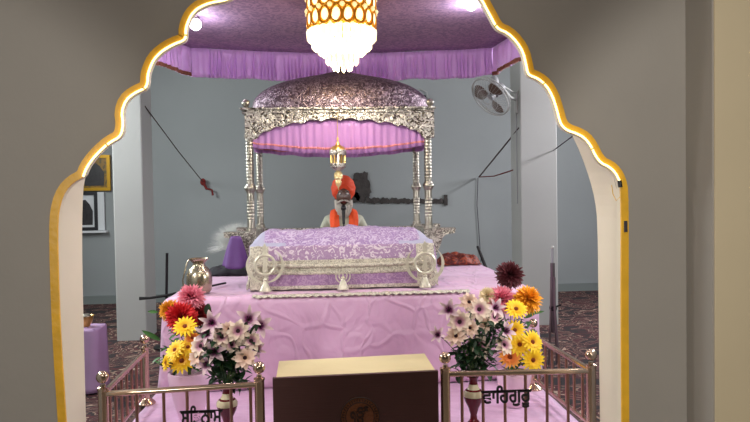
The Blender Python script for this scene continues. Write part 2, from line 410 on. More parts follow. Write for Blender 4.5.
inner_px = [(67, 422), (62, 345), (60, 300), (58.5, 250), (58.5, 219), (61, 203), (66, 191), (74, 182.5), (84.5, 177)]
scal_px = [(84.5, 177), (88, 168), (95, 158), (106, 147), (114, 141.5), (119, 139), (123, 134), (124.5, 124), (123, 112), (127, 101), (134, 95), (141, 91.5), (146.5, 89),
           (149, 83), (149, 76), (151, 69), (155, 60), (163, 52), (174, 45.5), (184, 42), (187, 38), (187, 29), (190.5, 19), (195, 12.5), (201, 8), (211, 4), (224, 2), (232, -1),
           (234, -8), (238, -17), (246, -26), (259, -33), (272, -37), (280, -41), (284, -50), (294, -60), (310, -68), (327, -73), (341, -84),
           (355, -75), (374, -70), (390, -61), (400, -51), (404, -42), (412, -37), (425, -33), (438, -26), (446, -19), (450, -13), (458, -11), (468, -8), (476, -4), (481, 1),
           (485, 9), (490, 18), (493.5, 25), (498, 30.5), (507, 34), (516, 43), (522, 53), (525, 66), (526.5, 74), (530, 77), (537, 79.5), (545, 86), (551, 96), (555.5, 110),
           (558.5, 122), (562, 128), (568, 132), (576, 134.5), (584, 139), (590, 147), (594, 156), (600, 164), (608, 167.5), (614, 173), (618, 181)]
right_px = [(618, 181), (620, 190), (620.5, 230), (620.3, 300), (621, 422)]
def XZ(px, Y): v = P(px[0], px[1], Y); return (v.x, v.z)
def smooth2(pts, n=1):
    for _ in range(n):
        q = [pts[0]]
        for a, b, c in zip(pts, pts[1:], pts[2:]):
            # keep cusps, soften gentle bends
            u = Vector((b[0]-a[0], b[1]-a[1])); w = Vector((c[0]-b[0], c[1]-b[1]))
            if u.length > 1e-6 and w.length > 1e-6 and u.angle(w) > 0.75: q.append(b)
            else: q += [((a[0]+3*b[0])/4, (a[1]+3*b[1])/4), ((c[0]+3*b[0])/4, (c[1]+3*b[1])/4)]
        q.append(pts[-1]); pts = q
    return pts
front = [XZ(p, ARCH_F) for p in smooth2(inner_px[:-1]+scal_px+right_px[1:], 1)]
front = [(front[0][0], 0.0)]+front+[(front[-1][0], 0.0)]
XL, XR, ZT = -3.5, 4.1, 3.8
board = [(XL, 0), (XL, ZT), (XR, ZT), (XR, 0)]+front[::-1]
o = MB().prism(board, 'y', ARCH_F, ARCH_P).build('wall_front', [M['outer_wall'], M['jamb']], smooth=False)
for i, p in enumerate(o.data.polygons):
    if i >= 2*(len(board)-2)+4 and i < 2*(len(board)-2)+len(board)-1: p.material_index = 1
struct(o)
back_px = [(86, 422), (84.5, 360), (83, 300), (82, 240), (82.5, 205), (84, 180), (94, 150), (106, 126), (114, 100), (124, 80), (140, 60), (165, 22), (200, -18), (255, -60), (341, -92),
           (430, -58), (480, -14), (512, 22), (536, 52), (550, 76), (561, 104), (571, 133), (581, 154), (590, 180), (595, 200), (597.5, 222), (598.5, 300), (600, 422)]
back = [XZ(p, ARCH_B) for p in back_px]
# cream reveal is the thickness of the wall; build it as its own shell of faces so that the wall faces stay grey
bk = [(back[0][0], 0.0)]+smooth2(back, 1)+[(back[-1][0], 0.0)]
mb = MB()
thick = [(XL, 0), (XL, ZT), (XR, ZT), (XR, 0)]+bk[::-1]
mb.prism(thick, 'y', ARCH_P, ARCH_B)
nf = 2*(len(thick)-2)
o = mb.build('wall_front_reveal', [M['inner_wall'], M['jamb']], smooth=False)
for i, p in enumerate(o.data.polygons):
    if i >= nf+4-1 and i < nf+len(thick): p.material_index = 1
struct(o)
# the board's own cream edge below the springing
mb = MB()
def off2(pts, d):
    out = []
    for i in range(len(pts)):
        a = Vector(pts[max(i-1, 0)]); b = Vector(pts[min(i+1, len(pts)-1)])
        t = (b-a)
        if t.length < 1e-9: t = Vector((0, 1))
        t.normalize(); n = Vector((-t.y, t.x))
        out.append((pts[i][0]+n.x*d, pts[i][1]+n.y*d))
    return out
def ribbon(pts, d, y0, y1, mbx):
    o2 = off2(pts, d); n = len(pts)
    vs = [(p[0], y0, p[1]) for p in pts]+[(p[0], y0, p[1]) for p in o2]+[(p[0], y1, p[1]) for p in pts]+[(p[0], y1, p[1]) for p in o2]
    fs = []
    for i in range(n-1):
        fs += [(i, i+1, n+i+1, n+i), (2*n+i, 3*n+i, 3*n+i+1, 2*n+i+1), (i, 2*n+i, 2*n+i+1, i+1), (n+i, n+i+1, 3*n+i+1, 3*n+i)]
    mbx.add(vs, fs)
mb = MB(); ribbon(front, 0.033, ARCH_F-0.012, ARCH_F+0.0, mb)
struct(mb.build('trim_1', M['yellow'], smooth=False))
# rope light along the scalloped edge
led2 = [XZ(p, ARCH_F-0.015) for p in smooth2(scal_px, 1)]
led2 = off2(led2, 0.005)
rl = empty('rope_light', (led2[0][0], ARCH_F-0.015, led2[0][1]), 'glowing warm white rope light following the scalloped edge of the arch', 'rope light')
MB().tube([(p[0], ARCH_F-0.019, p[1]) for p in led2], 0.0048, 8).build('light_tube', M['led'], rl)
for i in range(6, len(led2)-4, 17):
    a, b = Vector(led2[i]), Vector(led2[i+1]); t = (b-a).normalized(); ang = math.atan2(t.y, t.x)
    MB().box((a.x, ARCH_F-0.019, a.y), (0.006, 0.012, 0.016), rot=Matrix.Rotation(-ang, 3, 'Y')).build('clip', M['led_clip'], rl)
e = Vector((led2[-1][0], ARCH_F-0.02, led2[-1][1]))
MB().tube([e, e+Vector((0.004, 0, -0.03))], 0.010, 8).build('end_plug', M['black_metal'], rl)
MB().tube([e+Vector((0.004, -0.004, -0.03)), e+Vector((0.0, -0.01, -0.07)), e+Vector((-0.018, -0.005, -0.09)), e+Vector((-0.03, 0, -0.06)), e+Vector((-0.036, 0, -0.02))], 0.002, 6).build('loose_wire', M['led_clip'], rl)
MB().box((e.x+0.028, ARCH_F-0.016, e.z-0.205), (0.012, 0.014, 0.05)).build('trim_2', M['wire'], None)
struct(bpy.data.objects['trim_2'])
# pilaster beside the arch
px = P(686, 211, ARCH_F).x
struct(MB().box((px+0.4, (ARCH_F+2.62)/2-0.001, 1.9), (0.8, ARCH_F-2.62, 3.8)).box((px+0.403, 2.616, 1.9), (0.79, 0.008, 3.8), mi=1).build('pilaster', [M['outer_wall'], M['pilaster']], smooth=False), 'beige pilaster standing out from the grey wall beside the arch')

# inner columns
def column(pxl, pxr, Y, depth, lab):
    a = P(pxl, 250, Y).x; b = P(pxr, 250, Y).x
    o = MB().box(((a+b)/2, Y+depth/2, 1.9), (b-a, depth, 3.8), bev=0.012).build('column', M['column'], smooth=False)
    struct(o, lab); return a, b
cLa, cLb = column(114.5, 144.5, 7.15, 0.42, 'pale grey square column nearest the framed pictures')
cRa, cRb = column(521.5, 558, 7.3, 0.4, 'pale grey square column that carries the wall fan')

# canopy over the hall
CZ = 2.965
ca, cb = P(190, 47, 6.3), P(493, 47, 6.3)
CX0, CX1, CY0, CY1 = ca.x, cb.x, 3.75, 6.3
cc = empty('ceiling_canopy', ((CX0+CX1)/2, (CY0+CY1)/2, CZ), 'violet brocade canopy stretched overhead with a pleated fringe all round', 'canopy')
def edge_x(y, s):
    t = min(1.0, (CY1-y)/0.67)
    return CX0-0.22*t if s == 0 else CX1+0.07*t
def sag(u): return -0.05*math.sin(PI*u)
MB().grid(24, 16, lambda u, v: (edge_x(CY0+(CY1-CY0)*v, 0)+(edge_x(CY0+(CY1-CY0)*v, 1)-edge_x(CY0+(CY1-CY0)*v, 0))*u, CY0+(CY1-CY0)*v, CZ+0.004+sag(u)*(v**3)+0.008*nz(u*6, v*5))).build('canopy_cloth', M['canopy_cloth'], cc, solid=0.006)
def fringe_run(a, b, drop, name, parent, m, amp=0.012, freq=60, seed=0, sagf=None, rows=6, flare=0.02, trim=None, hem=0.012):
    a, b = Vector(a), Vector(b); L = (b-a).length; t = (b-a).normalized(); n = Vector((t.y, -t.x, 0))
    nu = int(L*freq*2.2)
    ph = [0.0]
    rng = random.Random(seed)
    for i in range(nu): ph.append(ph[-1]+(0.9+1.3*rng.random()))
    def fn(u, v):
        i = int(round(u*nu)); p = ph[i]
        k = (0.35+0.65*v)
        w = amp*k*(math.sin(p*2.0)+0.7*nz(u*L*14, v*2, seed))+flare*v*nz(u*L*3.1, seed+5.0)
        z = -drop*v*(1+hem*6*nz(u*L*5, 9.3+seed))+(sagf(u) if sagf else 0)
        q = a.lerp(b, u)+n*w+t*(0.006*nz(u*40, v*3)); return (q.x, q.y, q.z+z)
    o = MB().grid(nu, rows, fn).build(name, m, parent, solid=0.0015, angle=80)
    if trim is not None:
        MB().grid(nu, 1, lambda u, v: Vector(fn(u, 0.88+0.12*v))).build('braid', trim, o, solid=0.007, angle=80)
        ORG[o.name] = org(parent)
    return o
fringe_run((CX0, CY1, CZ), (CX1, CY1, CZ), 0.275, 'back_fringe', cc, M['fringe'], amp=0.026, freq=26, seed=1, sagf=sag, flare=0.05)
for s in (0, 1):
    for (y0, y1) in ((CY1, CY1-0.67), (CY1-0.67, CY0)):
        fringe_run((edge_x(y0, s), y0, CZ), (edge_x(y1, s), y1, CZ), 0.27, 'side_fringe', cc, M['fringe'], freq=36, amp=0.018, seed=2+s, trim=M['fringe_trim'])
fringe_run((edge_x(CY0, 0), CY0, CZ), (edge_x(CY0, 1), CY0, CZ), 0.22, 'front_fringe', cc, M['fringe'], freq=36, seed=6)

# ------------------------------------------------------------------ raised step, platform and their cloths
def folded_cloth_box(x0, x1, y0, y1, z0, z1, m, name, amp=0.02, seed=0, sides=('front', 'left', 'right'), flare=0.03, hump=0.01, rad=0.05):
    """a cloth laid over a platform and falling down its sides in soft folds"""
    mb = MB()
    prof = []                                   # distance outwards, height: over the edge and down
    for k in range(7):
        a = PI/2*k/6; prof.append((-rad+rad*math.sin(a), -rad+rad*math.cos(a)))
    H = z1-z0
    for k in range(1, 13):
        v = k/12; prof.append((0.0, -rad-(H-rad)*v))
    # perimeter: left back -> left front -> right front -> right back
    per = []; rc = 0.06
    def lerp(a, b, n): return [(a[0]+(b[0]-a[0])*i/n, a[1]+(b[1]-a[1])*i/n) for i in range(n)]
    nd = int((y1-y0)/0.05); nw = int((x1-x0)/0.04)
    per += [(p, (-1, 0)) for p in lerp((x0, y1), (x0, y0+rc), nd)]
    per += [((x0+rc-rc*math.cos(a), y0+rc-rc*math.sin(a)), (-math.cos(a), -math.sin(a))) for a in [PI/2*i/8 for i in range(8)]]
    per += [(p, (0, -1)) for p in lerp((x0+rc, y0), (x1-rc, y0), nw)]
    per += [((x1-rc+rc*math.sin(a), y0+rc-rc*math.cos(a)), (math.sin(a), -math.cos(a))) for a in [PI/2*i/8 for i in range(8)]]
    per += [(p, (1, 0)) for p in lerp((x1, y0+rc), (x1, y1), nd)]+[((x1, y1), (1, 0))]
    n = len(per); k = len(prof)
    vs = []
    for i, ((x, y), (nx, ny)) in enumerate(per):
        s = i*0.05
        for j, (d, z) in enumerate(prof):
            v = max(0, -z)/H
            w = d+v*(amp*(math.sin(s*7+2.5*nz(s*1.3, seed))+0.8*nz(s*3.4, v*1.5, seed))+flare*v) + amp*0.35*nz(s*2, v*4, seed+3)
            zz = z1+z+0.004*nz(s*4, j*0.7)
            vs.append((x+nx*w, y+ny*w, max(zz, z0+0.004)))
    fs = [(i*k+j, (i+1)*k+j, (i+1)*k+j+1, i*k+j+1) for i in range(n-1) for j in range(k-1)]
    mb.add(vs, fs)
    gx, gy = 40, 26
    mb.grid(gx, gy, lambda u, v: (x0+rad*.9+(x1-x0-rad*1.8)*u, y0+rad*.9+(y1-y0-rad*.9)*v, z1+hump*nz(u*9, v*9, seed)*min(1, 8*min(u, 1-u, v))))
    return mb.build(name, m, None, solid=0.004, angle=75)
SX0, SX1 = -1.14, 1.36
tag(MB().box(((SX0+SX1)/2, (3.22+PF)/2-0.0, STEP/2+0.004), (SX1-SX0+0.12, PF-3.22, STEP-0.014)).build('step_plinth', M['dark_wood'], smooth=False), 'low wide plinth under the pink cloth inside the railings', 'plinth')
PX0, PX1 = P(160, 297, PF).x, P(541, 290, PF).x
tag(MB().box(((PX0+PX1)/2, (PF+PB)/2+0.03, PLAT/2), (PX1-PX0-0.06, PB-PF-0.02, PLAT-0.03)).build('platform', M['dark_wood'], smooth=False), 'large raised platform hidden under the pink cloth behind the flowers', 'platform')
def step_fn(u, v):
    x = SX0-0.02+(SX1-SX0+0.04)*u; y = 3.19+(PF+0.02-3.19)*v
    return (x, y, STEP+0.010+0.006*nz(u*10, v*6)+0.004*abs(math.sin(u*30+4*nz(u*3, v*2))))
tag(MB().grid(80, 34, step_fn).build('step_cloth', M['satin_step'], solid=0.004), 'pink satin sheet spread flat on the low step between the railings', 'cloth')
tag(folded_cloth_box(PX0, PX1, PF, PB+0.02, STEP+0.02, PLAT, M['satin'], 'platform_cloth', amp=0.014, seed=3), 'pink satin cloth draped over the raised platform down to the step', 'cloth')
# thin frilled lace along the platform's front edge
a, b = P(252, 297.5, PF+0.01), P(470, 287.5, PF+0.01)
lz = lambda u: PLAT+0.012
def lace_fn(u, v):
    x = a.x+(b.x-a.x)*u
    return (x, PF+0.05-0.055*v+0.006*math.sin(u*170)*v, PLAT+0.008-0.012*v*v+0.005*nz(u*40, v)+0.004*math.sin(u*190)*v)
tag(MB().grid(240, 3, lace_fn).build('lace_edging', M['lace'], solid=0.002), 'narrow frilled white lace lying along the front edge of the platform', 'lace')

# ------------------------------------------------------------------ railings
def ball_post(parent, x, y, zb, zt, r=0.024, rb=0.031):
    """round post on a domed flange, with a ball finial"""
    p = MB().tube([(x, y, zb), (x, y, zt-0.062)], r, 16).build('post', M['steel'], parent)
    ORG[p.name] = org(parent)
    MB().lathe([(0.058, zb), (0.058, zb+0.008), (0.045, zb+0.022), (0.028, zb+0.032), (r, zb+0.04)], (x, y, 0), 20).build('flange', M['steel'], p)
    MB().lathe([(r, zt-0.066), (r*1.12, zt-0.062), (r*1.12, zt-0.052), (r*0.55, zt-0.047), (r*0.5, zt-0.036)], (x, y, 0), 16).ball((x, y, zt-0.0), rb, 20).build('finial', M['steel'], p)
    return p
def railing(name, xa, xb, yb, side_x_front, xback, ztl, ztr, label, sign, front_rail_px, balx, side):
    """front run from xa to xb at YR, side run back to yb from the outer corner"""
    r = empty(name, ((xa+xb)/2, YR, STEP+0.014), label, 'railing')
    zb = STEP+0.014
    zf = lambda x: ztl+(ztr-ztl)*(x-xa)/(xb-xa)
    ball_post(r, xa, YR, zb, ztl, 0.025); ball_post(r, xb, YR, zb, ztr, 0.025)
    rz = lambda x: zf(x)-0.085
    MB().tube([(xa, YR, rz(xa)), (xb, YR, rz(xb))], 0.0155, 12).build('top_rail', M['steel'], r)
    MB().tube([(xa, YR, zb+0.07), (xb, YR, zb+0.07)], 0.012, 10).build('bottom_rail', M['steel'], r)
    for x in balx:
        MB().tube([(x, YR, zb+0.07), (x, YR, rz(x))], 0.0082, 8).build('baluster', M['baluster'], r)
    xo = side_x_front
    zo = ztl if xo == xa else ztr
    zbk = 0.685 if side > 0 else 0.66
    ball_post(r, xback, yb, zb, zbk, 0.023, 0.030)
    MB().tube([(xo, YR, zo-0.085), (xback, yb, zbk-0.085)], 0.0155, 12).build('top_rail', M['steel'], r)
    MB().tube([(xo, YR, zb+0.07), (xback, yb, zb+0.07)], 0.012, 10).build('bottom_rail', M['steel'], r)
    n = 8
    for i in range(1, n):
        t = i/n; x = xo+(xback-xo)*t; y = YR+(yb-YR)*t; zt = zo+(zbk-zo)*t-0.085
        MB().tube([(x, y, zb+0.07), (x, y, zt)], 0.0082, 8).build('baluster', M['baluster'], r)
    return r
def text_mesh(s, size, ext, mtx, name, m, parent, width=None):
    cu = bpy.data.curves.new(name, 'FONT'); cu.body = s; cu.size = size; cu.extrude = ext; cu.align_x = 'LEFT'; cu.offset = size*0.026
    to = bpy.data.objects.new(name+'_text', cu); COL.objects.link(to)
    dg = bpy.context.evaluated_depsgraph_get(); dg.update()
    me = bpy.data.meshes.new_from_object(to.evaluated_get(dg))
    bpy.data.objects.remove(to)
    xs = [v.co.x for v in me.vertices]
    if width and xs:
        sc = width/(max(xs)-min(xs)); x0 = min(xs)
        for v in me.vertices: v.co.x = (v.co.x-x0)*sc
    me.transform(Matrix.Translation(-org(parent)) @ mtx)
    me.materials.clear(); me.materials.append(m)
    o = bpy.data.objects.new(name, me); COL.objects.link(o); o.parent = parent; ORG[o.name] = org(parent)
    return o
lx = [P(p, 395, YR).x for p in (136.5, 163.6, 187, 208, 231, 250.5)]
rx = [P(p, 395, YR).x for p in (462, 483, 505, 525.5, 547, 568)]
xL, xG1, xG2, xR = P(102.5, 377, YR).x, P(259, 367, YR).x, P(445, 357, YR).x, P(591, 354.5, YR).x
rl1 = railing('steel_railing', xL, xG1, YB, xL, P(144.5, 339, YB).x, 0.662, 0.682, 'steel railing with ball finials and black lettering beside the pink table', None, None, lx, -1)
rl2 = railing('steel_railing', xG2, xR, YB, xR, P(533, 322, YB).x, 0.700, 0.690, 'steel railing with ball finials and black lettering nearest the beige pilaster', None, None, rx, 1)
up = Matrix.Rotation(PI/2, 4, 'X')
# lettering panels welded between the balusters (vowel sign typed before its consonant, as it is drawn)
def sign(s, pa, pb, ybase, parent):
    A = P(pa, ybase, YR-0.012); B = P(pb, ybase, YR-0.012)
    w = B.x-A.x
    o = text_mesh(s, 0.098, 0.003, Matrix.Translation((A.x, YR-0.012, A.z)) @ up, 'lettering', M['sign_black'], parent, w)
    MB().box(((A.x+B.x)/2, YR-0.012, A.z+0.062), (w+0.01, 0.006, 0.007)).build('letter_bar', M['sign_black'], parent)
    return o
sign('\u0a38\u0a3f\u0a24\u0a28\u0a3e\u0a2e', 181, 222, 424, rl1)
sign('\u0a35\u0a3e\u0a3f\u0a39\u0a17\u0a41\u0a30\u0a42', 482, 531, 403.5, rl2)

# ------------------------------------------------------------------ dark box with a cream lid and a carved seal
bx0, bx1 = P(273, 400, 3.27), P(438.5, 400, 3.27)
BT0, BT1 = P(273, 378.5, 3.27).z, P(438.5, 371, 3.27).z
don = empty('donation_box', ((bx0.x+bx1.x)/2, 3.42, STEP+0.014), 'dark brown wooden box with a cream lid and a round carved seal', 'box')
fr = [(bx0.x, STEP+0.014), (bx0.x, BT0), (bx1.x, BT1), (bx1.x, STEP+0.014)]
MB().prism(fr, 'y', 3.27, 3.295).build('front_panel', M['dark_wood'], don, smooth=False)
for x in (bx0.x+0.0325, bx1.x-0.0325):
    MB().box((x, 3.455, (STEP+0.014+0.595)/2), (0.025, 0.32, 0.595-STEP-0.014)).build('side_panel', M['dark_wood'], don, smooth=False)
MB().box(((bx0.x+bx1.x)/2, 3.605, (STEP+0.014+0.595)/2), (bx1.x-bx0.x-0.04, 0.02, 0.595-STEP-0.014)).build('back_panel', M['dark_wood'], don, smooth=False)
q = [P(276, 379, 3.297), P(436, 371.5, 3.297), P(424.5, 353.5, 3.62), P(279, 361, 3.62)]
vs = [(v.x, v.y, v.z) for v in q]+[(v.x, v.y, v.z-0.02) for v in q]
MB().add(vs, [(0, 1, 2, 3), (4, 7, 6, 5), (0, 4, 5, 1), (1, 5, 6, 2), (2, 6, 7, 3), (3, 7, 4, 0)]).build('lid', M['cream_top'], don, smooth=False)
sc_ = P(360, 416.5, 3.27)
mb = MB(); R0 = 0.098
yy = 3.268
mb.tube([(sc_.x+R0*math.cos(a), yy, sc_.z+R0*math.sin(a)) for a in [2*PI*i/48 for i in range(48)]], 0.0035, 6, closed=True)
mb.tube([(sc_.x+R0*.74*math.cos(a), yy, sc_.z+R0*.74*math.sin(a)) for a in [2*PI*i/40 for i in range(40)]], 0.0028, 6, closed=True)
seal = mb.build('seal_rings', M['carved_dark'], don)
disc = MB().tube([(sc_.x, 3.271, sc_.z), (sc_.x, 3.2675, sc_.z)], R0*.98, 40).build('seal_disc', M['carved'], don, smooth=False)
mb = MB()
for i in range(40):
    a = 2*PI*i/40; l = 0.010+0.006*((i*7) % 3)/2
    mb.box((sc_.x+R0*.87*math.cos(a), 3.2655, sc_.z+R0*.87*math.sin(a)), (l, 0.004, 0.0045), rot=Matrix.Rotation(-a+0.4*((i % 3)-1), 3, 'Y'))
mb.build('seal_lettering', M['carved_dark'], don, smooth=False)
text_mesh('\u0a74', 0.10, 0.002, Matrix.Translation((sc_.x-0.05, 3.2655, sc_.z-0.036)) @ up, 'seal_emblem', M['carved_dark'], don, 0.10)

# ------------------------------------------------------------------ silver palki (canopied throne)
QF, QB = 5.1, 5.8
xa, xb = P(250.6, 200, QF).x, P(428.4, 200, QF).x
xm = (xa+xb)/2
ZE = 2.215; ZEB = 1.985                      # eaves top, corner bottom
pk = empty('palki', (xm, (QF+QB)/2, PLAT+0.004), 'silver canopied throne with four pillars and an embossed low dome', 'throne')
for (x, y) in ((xa, QF), (xb, QF), (xa, QB), (xb, QB)):
    pts = []
    zb, zt = 1.27, ZEB+0.04
    N_ = 180
    prof = []
    for i in range(N_+1):
        t = i/N_; z = zb+(zt-zb)*t
        r = 0.029
        if t > 0.52 or 0.12 < t < 0.32: r += 0.0013*(1 if (i % 6) < 3 else -1)
        if t < 0.04 or t > 0.97: r = 0.038
        prof.append((r, z))
    p = MB().lathe(prof, (x, y, 0), 16).build('pillar', M['silver'], pk)
    ORG[p.name] = org(pk)
    zc = zb+(zt-zb)*0.45
    MB().lathe([(0.029, zc-0.035), (0.036, zc-0.026), (0.036, zc-0.02), (0.044, zc-0.012), (0.046, zc), (0.044, zc+0.012), (0.036, zc+0.02), (0.036, zc+0.026), (0.029, zc+0.035)], (x, y, 0), 20).build('pillar_ring', M['silver'], p)
    MB().lathe([(0.034, PLAT+0.004), (0.034, PLAT+0.05), (0.022, PLAT+0.06), (0.022, 1.05)], (x, y, 0), 14).build('foot', M['black_metal'], pk)
    # bracket: broad plate above a tapering stepped capital
    s = -1 if x < xm else 1
    out = [(-0.045, 1.275), (-0.045, 1.19), (-0.035, 1.10), (-0.03, 1.02), (0.045, 1.02), (0.055, 1.08), (0.085, 1.15), (0.10, 1.20), (0.13, 1.225), (0.20, 1.235), (0.205, 1.275)]
    MB().prism([(x+s*a, b) for a, b in out], 'y', y-0.055, y+0.055).build('bracket', M['silver_dark'], pk, smooth=False)
for x in (xa, xb):
    MB().box((x, (QF+QB)/2, 1.24), (0.05, QB-QF, 0.06), bev=0.006).build('side_beam', M['silver_dark'], pk)
MB().box((xm, QB, 1.235), (xb-xa, 0.05, 0.05), bev=0.006).build('back_beam', M['silver_dark'], pk)
# frieze with a scalloped lower edge
fx0, fx1 = P(245.5, 130, QF).x, P(433.5, 130, QF).x
def scallop(x0, x1, zt, zc, zm, n=7):
    pts = [(x0, zt), (x0, zc), (x0+(x1-x0)*0.055, zc-0.005)]
    L0, L1 = x0+(x1-x0)*0.06, x1-(x1-x0)*0.06
    def env(t): return zc+(zm-zc)*(math.sin(PI*min(max(t, 0), 1))**0.62)
    cusps = [0, 0.075, 0.155, 0.27, 0.385, 0.5, 0.615, 0.73, 0.845, 0.925, 1.0]
    for a, b in zip(cusps, cusps[1:]):
        for k in range(7):
            t = a+(b-a)*k/7; s = k/7
            pts.append((L0+(L1-L0)*t, env(a)+(env(b)-env(a))*s+0.022*math.sin(PI*s)))
    pts += [(L1, zc), (x1-(x1-x0)*0.055, zc-0.005), (x1, zc), (x1, zt)]
    return pts
for y in (QF-0.04, QB+0.02):
    MB().prism(scallop(fx0, fx1, ZE, ZEB+0.005, 2.125), 'y', y, y+0.02).build('frieze', M['silver_relief'], pk, smooth=False)
for x in (fx0, fx1-0.02):
    MB().prism(scallop(QF-0.02, QB+0.02, ZE, ZEB+0.005, 2.11), 'x', x, x+0.02).build('frieze', M['silver_relief'], pk, smooth=False)
for (z, g, h) in ((ZE+0.004, 0.022, 0.016), (ZE-0.026, 0.010, 0.010)):
    MB().box((xm, (QF+QB)/2-0.0, z), (fx1-fx0+2*g, QB-QF+0.08+2*g, h), bev=0.003).build('cornice', M['silver_relief'], pk, smooth=False)
# dome with rectangular plan
dm_px = [(253.5, 108), (254.5, 103), (259, 97.5), (266, 92), (276, 87), (289, 82.8), (302, 79.6), (314, 77), (324, 74.6), (331, 72.5), (336, 70.5), (339, 68)]
dx = P(340.5, 80, 5.45).x
prof = []
for p in smooth2(dm_px, 1):
    v = P(p[0], p[1], 5.45); prof.append((abs(v.x-dx), v.z))
prof = [(prof[0][0], ZE+0.008)]+prof[0:]
zs = sorted(range(len(prof)), key=lambda i: prof[i][1]); prof = [prof[i] for i in zs]
prof.append((0.002, prof[-1][1]+0.006))
MB().lathe(prof, (dx, 5.45, 0), 64, sy=0.56, power=3.2).build('dome', M['silver_dome'], pk)
tz = prof[-1][1]
MB().lathe([(0.02, tz-0.012), (0.03, tz), (0.014, tz+0.012), (0.02, tz+0.025), (0.006, tz+0.04), (0.001, tz+0.06)], (dx, 5.45, 0), 16).build('dome_finial', M['gold'], pk)
for (x, y) in ((fx0+0.01, QF-0.03), (fx1-0.03, QF-0.03), (fx0+0.01, QB+0.02), (fx1-0.03, QB+0.02)):
    MB().ball((x, y, ZE+0.047), 0.031, 18).lathe([(0.018, ZE+0.01), (0.012, ZE+0.02)], (x, y, 0), 12).build('ball_finial', M['silver'], pk)
# pleated cloth valance inside the eaves
va = empty('palki_valance', (xm, (QF+QB)/2, 1.93), 'pink pleated valance with gold braid hanging inside the silver throne canopy', 'valance')
def val_run(p0, p1, seed, dz, name='valance_cloth'):
    p0, p1 = Vector(p0), Vector(p1); L = (p1-p0).length; t = (p1-p0).normalized(); n = Vector((t.y, -t.x, 0)); nu = int(L*130)
    rng = random.Random(seed); ph = [0]
    for i in range(nu): ph.append(ph[-1]+0.5+0.8*rng.random())
    def fn(u, v):
        i = int(round(u*nu)); w = (0.010*math.sin(ph[i])+0.006*nz(u*L*18, seed))*(0.2+0.8*v)+0.012*v*nz(u*L*4, seed)
        drop = (0.20+dz*math.sin(PI*u)+0.010*nz(u*L*9, seed+2))
        q = p0.lerp(p1, u)+n*w; return Vector((q.x, q.y, q.z-drop*v))
    o = MB().grid(nu, 6, fn).build(name, M['valance'], va, solid=0.0015, angle=80); ORG[o.name] = org(va)
    MB().grid(nu, 1, lambda u, v: fn(u, 0.80+0.07*v)+n*0.004).build('braid', M['valance_trim'], o, solid=0.002, angle=80)
VX0, VX1 = fx0+0.045, fx1-0.045
val_run((VX0, QF+0.0, 2.13), (VX1, QF+0.0, 2.13), 11, 0.065)
val_run((VX0, QB, 2.13), (VX1, QB, 2.13), 12, 0.05)
val_run((VX0, QF+0.02, 2.13), (VX0, QB, 2.13), 13, 0.02)
val_run((VX1, QF+0.02, 2.13), (VX1, QB, 2.13), 14, 0.02)
# hanging brass lamp
hy = 5.0
def HP(py): return P(338, py, hy).z
hx = P(338, 160, hy).x
hl = empty('hanging_lamp', (hx, hy, HP(190)), 'small gilded lantern with glass rods hanging under the silver throne canopy', 'lamp')
MB().lathe([(0.004, HP(137)), (0.010, HP(139)), (0.006, HP(141)), (0.014, HP(143)), (0.02, HP(145)), (0.05, HP(147)), (0.058, HP(149)), (0.062, HP(150))], (hx, hy, 0), 20).build('lamp_cap', M['gold'], hl)
MB().lathe([(0.062, HP(150)), (0.066, HP(151)), (0.066, HP(154)), (0.06, HP(155.5))], (hx, hy, 0), 20).build('upper_band', M['silver_relief'], hl)
for k in range(12):
    a = 2*PI*k/12
    MB().tube([(hx+0.054*math.cos(a), hy+0.054*math.sin(a), HP(155)), (hx+0.050*math.cos(a), hy+0.050*math.sin(a), HP(163.5))], 0.0075, 8).build('glass_rod', M['glass_amber'] if k % 2 else M['gold'], hl)
MB().lathe([(0.056, HP(163)), (0.062, HP(164)), (0.060, HP(167)), (0.04, HP(169)), (0.022, HP(171))], (hx, hy, 0), 20).build('lower_band', M['silver_relief'], hl)
MB().tube([(hx, hy, HP(154)), (hx, hy, HP(170))], 0.012, 8).build('core', M['gold'], hl)
MB().lathe([(0.012, HP(171)), (0.03, HP(173)), (0.034, HP(176)), (0.034, HP(178)), (0.02, HP(180)), (0.026, HP(182)), (0.018, HP(185)), (0.006, HP(187)), (0.002, HP(190))], (hx, hy, 0), 16).build('drop', M['glass_amber'], hl)
MB().tube([(hx, hy, HP(137)), (hx, hy, ZE-0.03)], 0.003, 6).build('hook_wire', M['gold'], hl)

# ------------------------------------------------------------------ scripture stand under draped cloths
st = empty('scripture_stand', (xm-0.01, 4.98, PLAT+0.004), 'low cushioned stand hidden under the silver bordered violet cloths', 'stand')
DX0, DX1 = P(250, 260, 4.68).x, P(434, 260, 4.68).x
MB().box(((DX0+DX1)/2, 5.0, PLAT+0.015+0.13), (DX1-DX0-0.16, 0.5, 0.25), bev=0.02).build('cushion_base', M['pale_cloth'], st)
dxm = (DX0+DX1)/2; hw = (DX1-DX0)/2
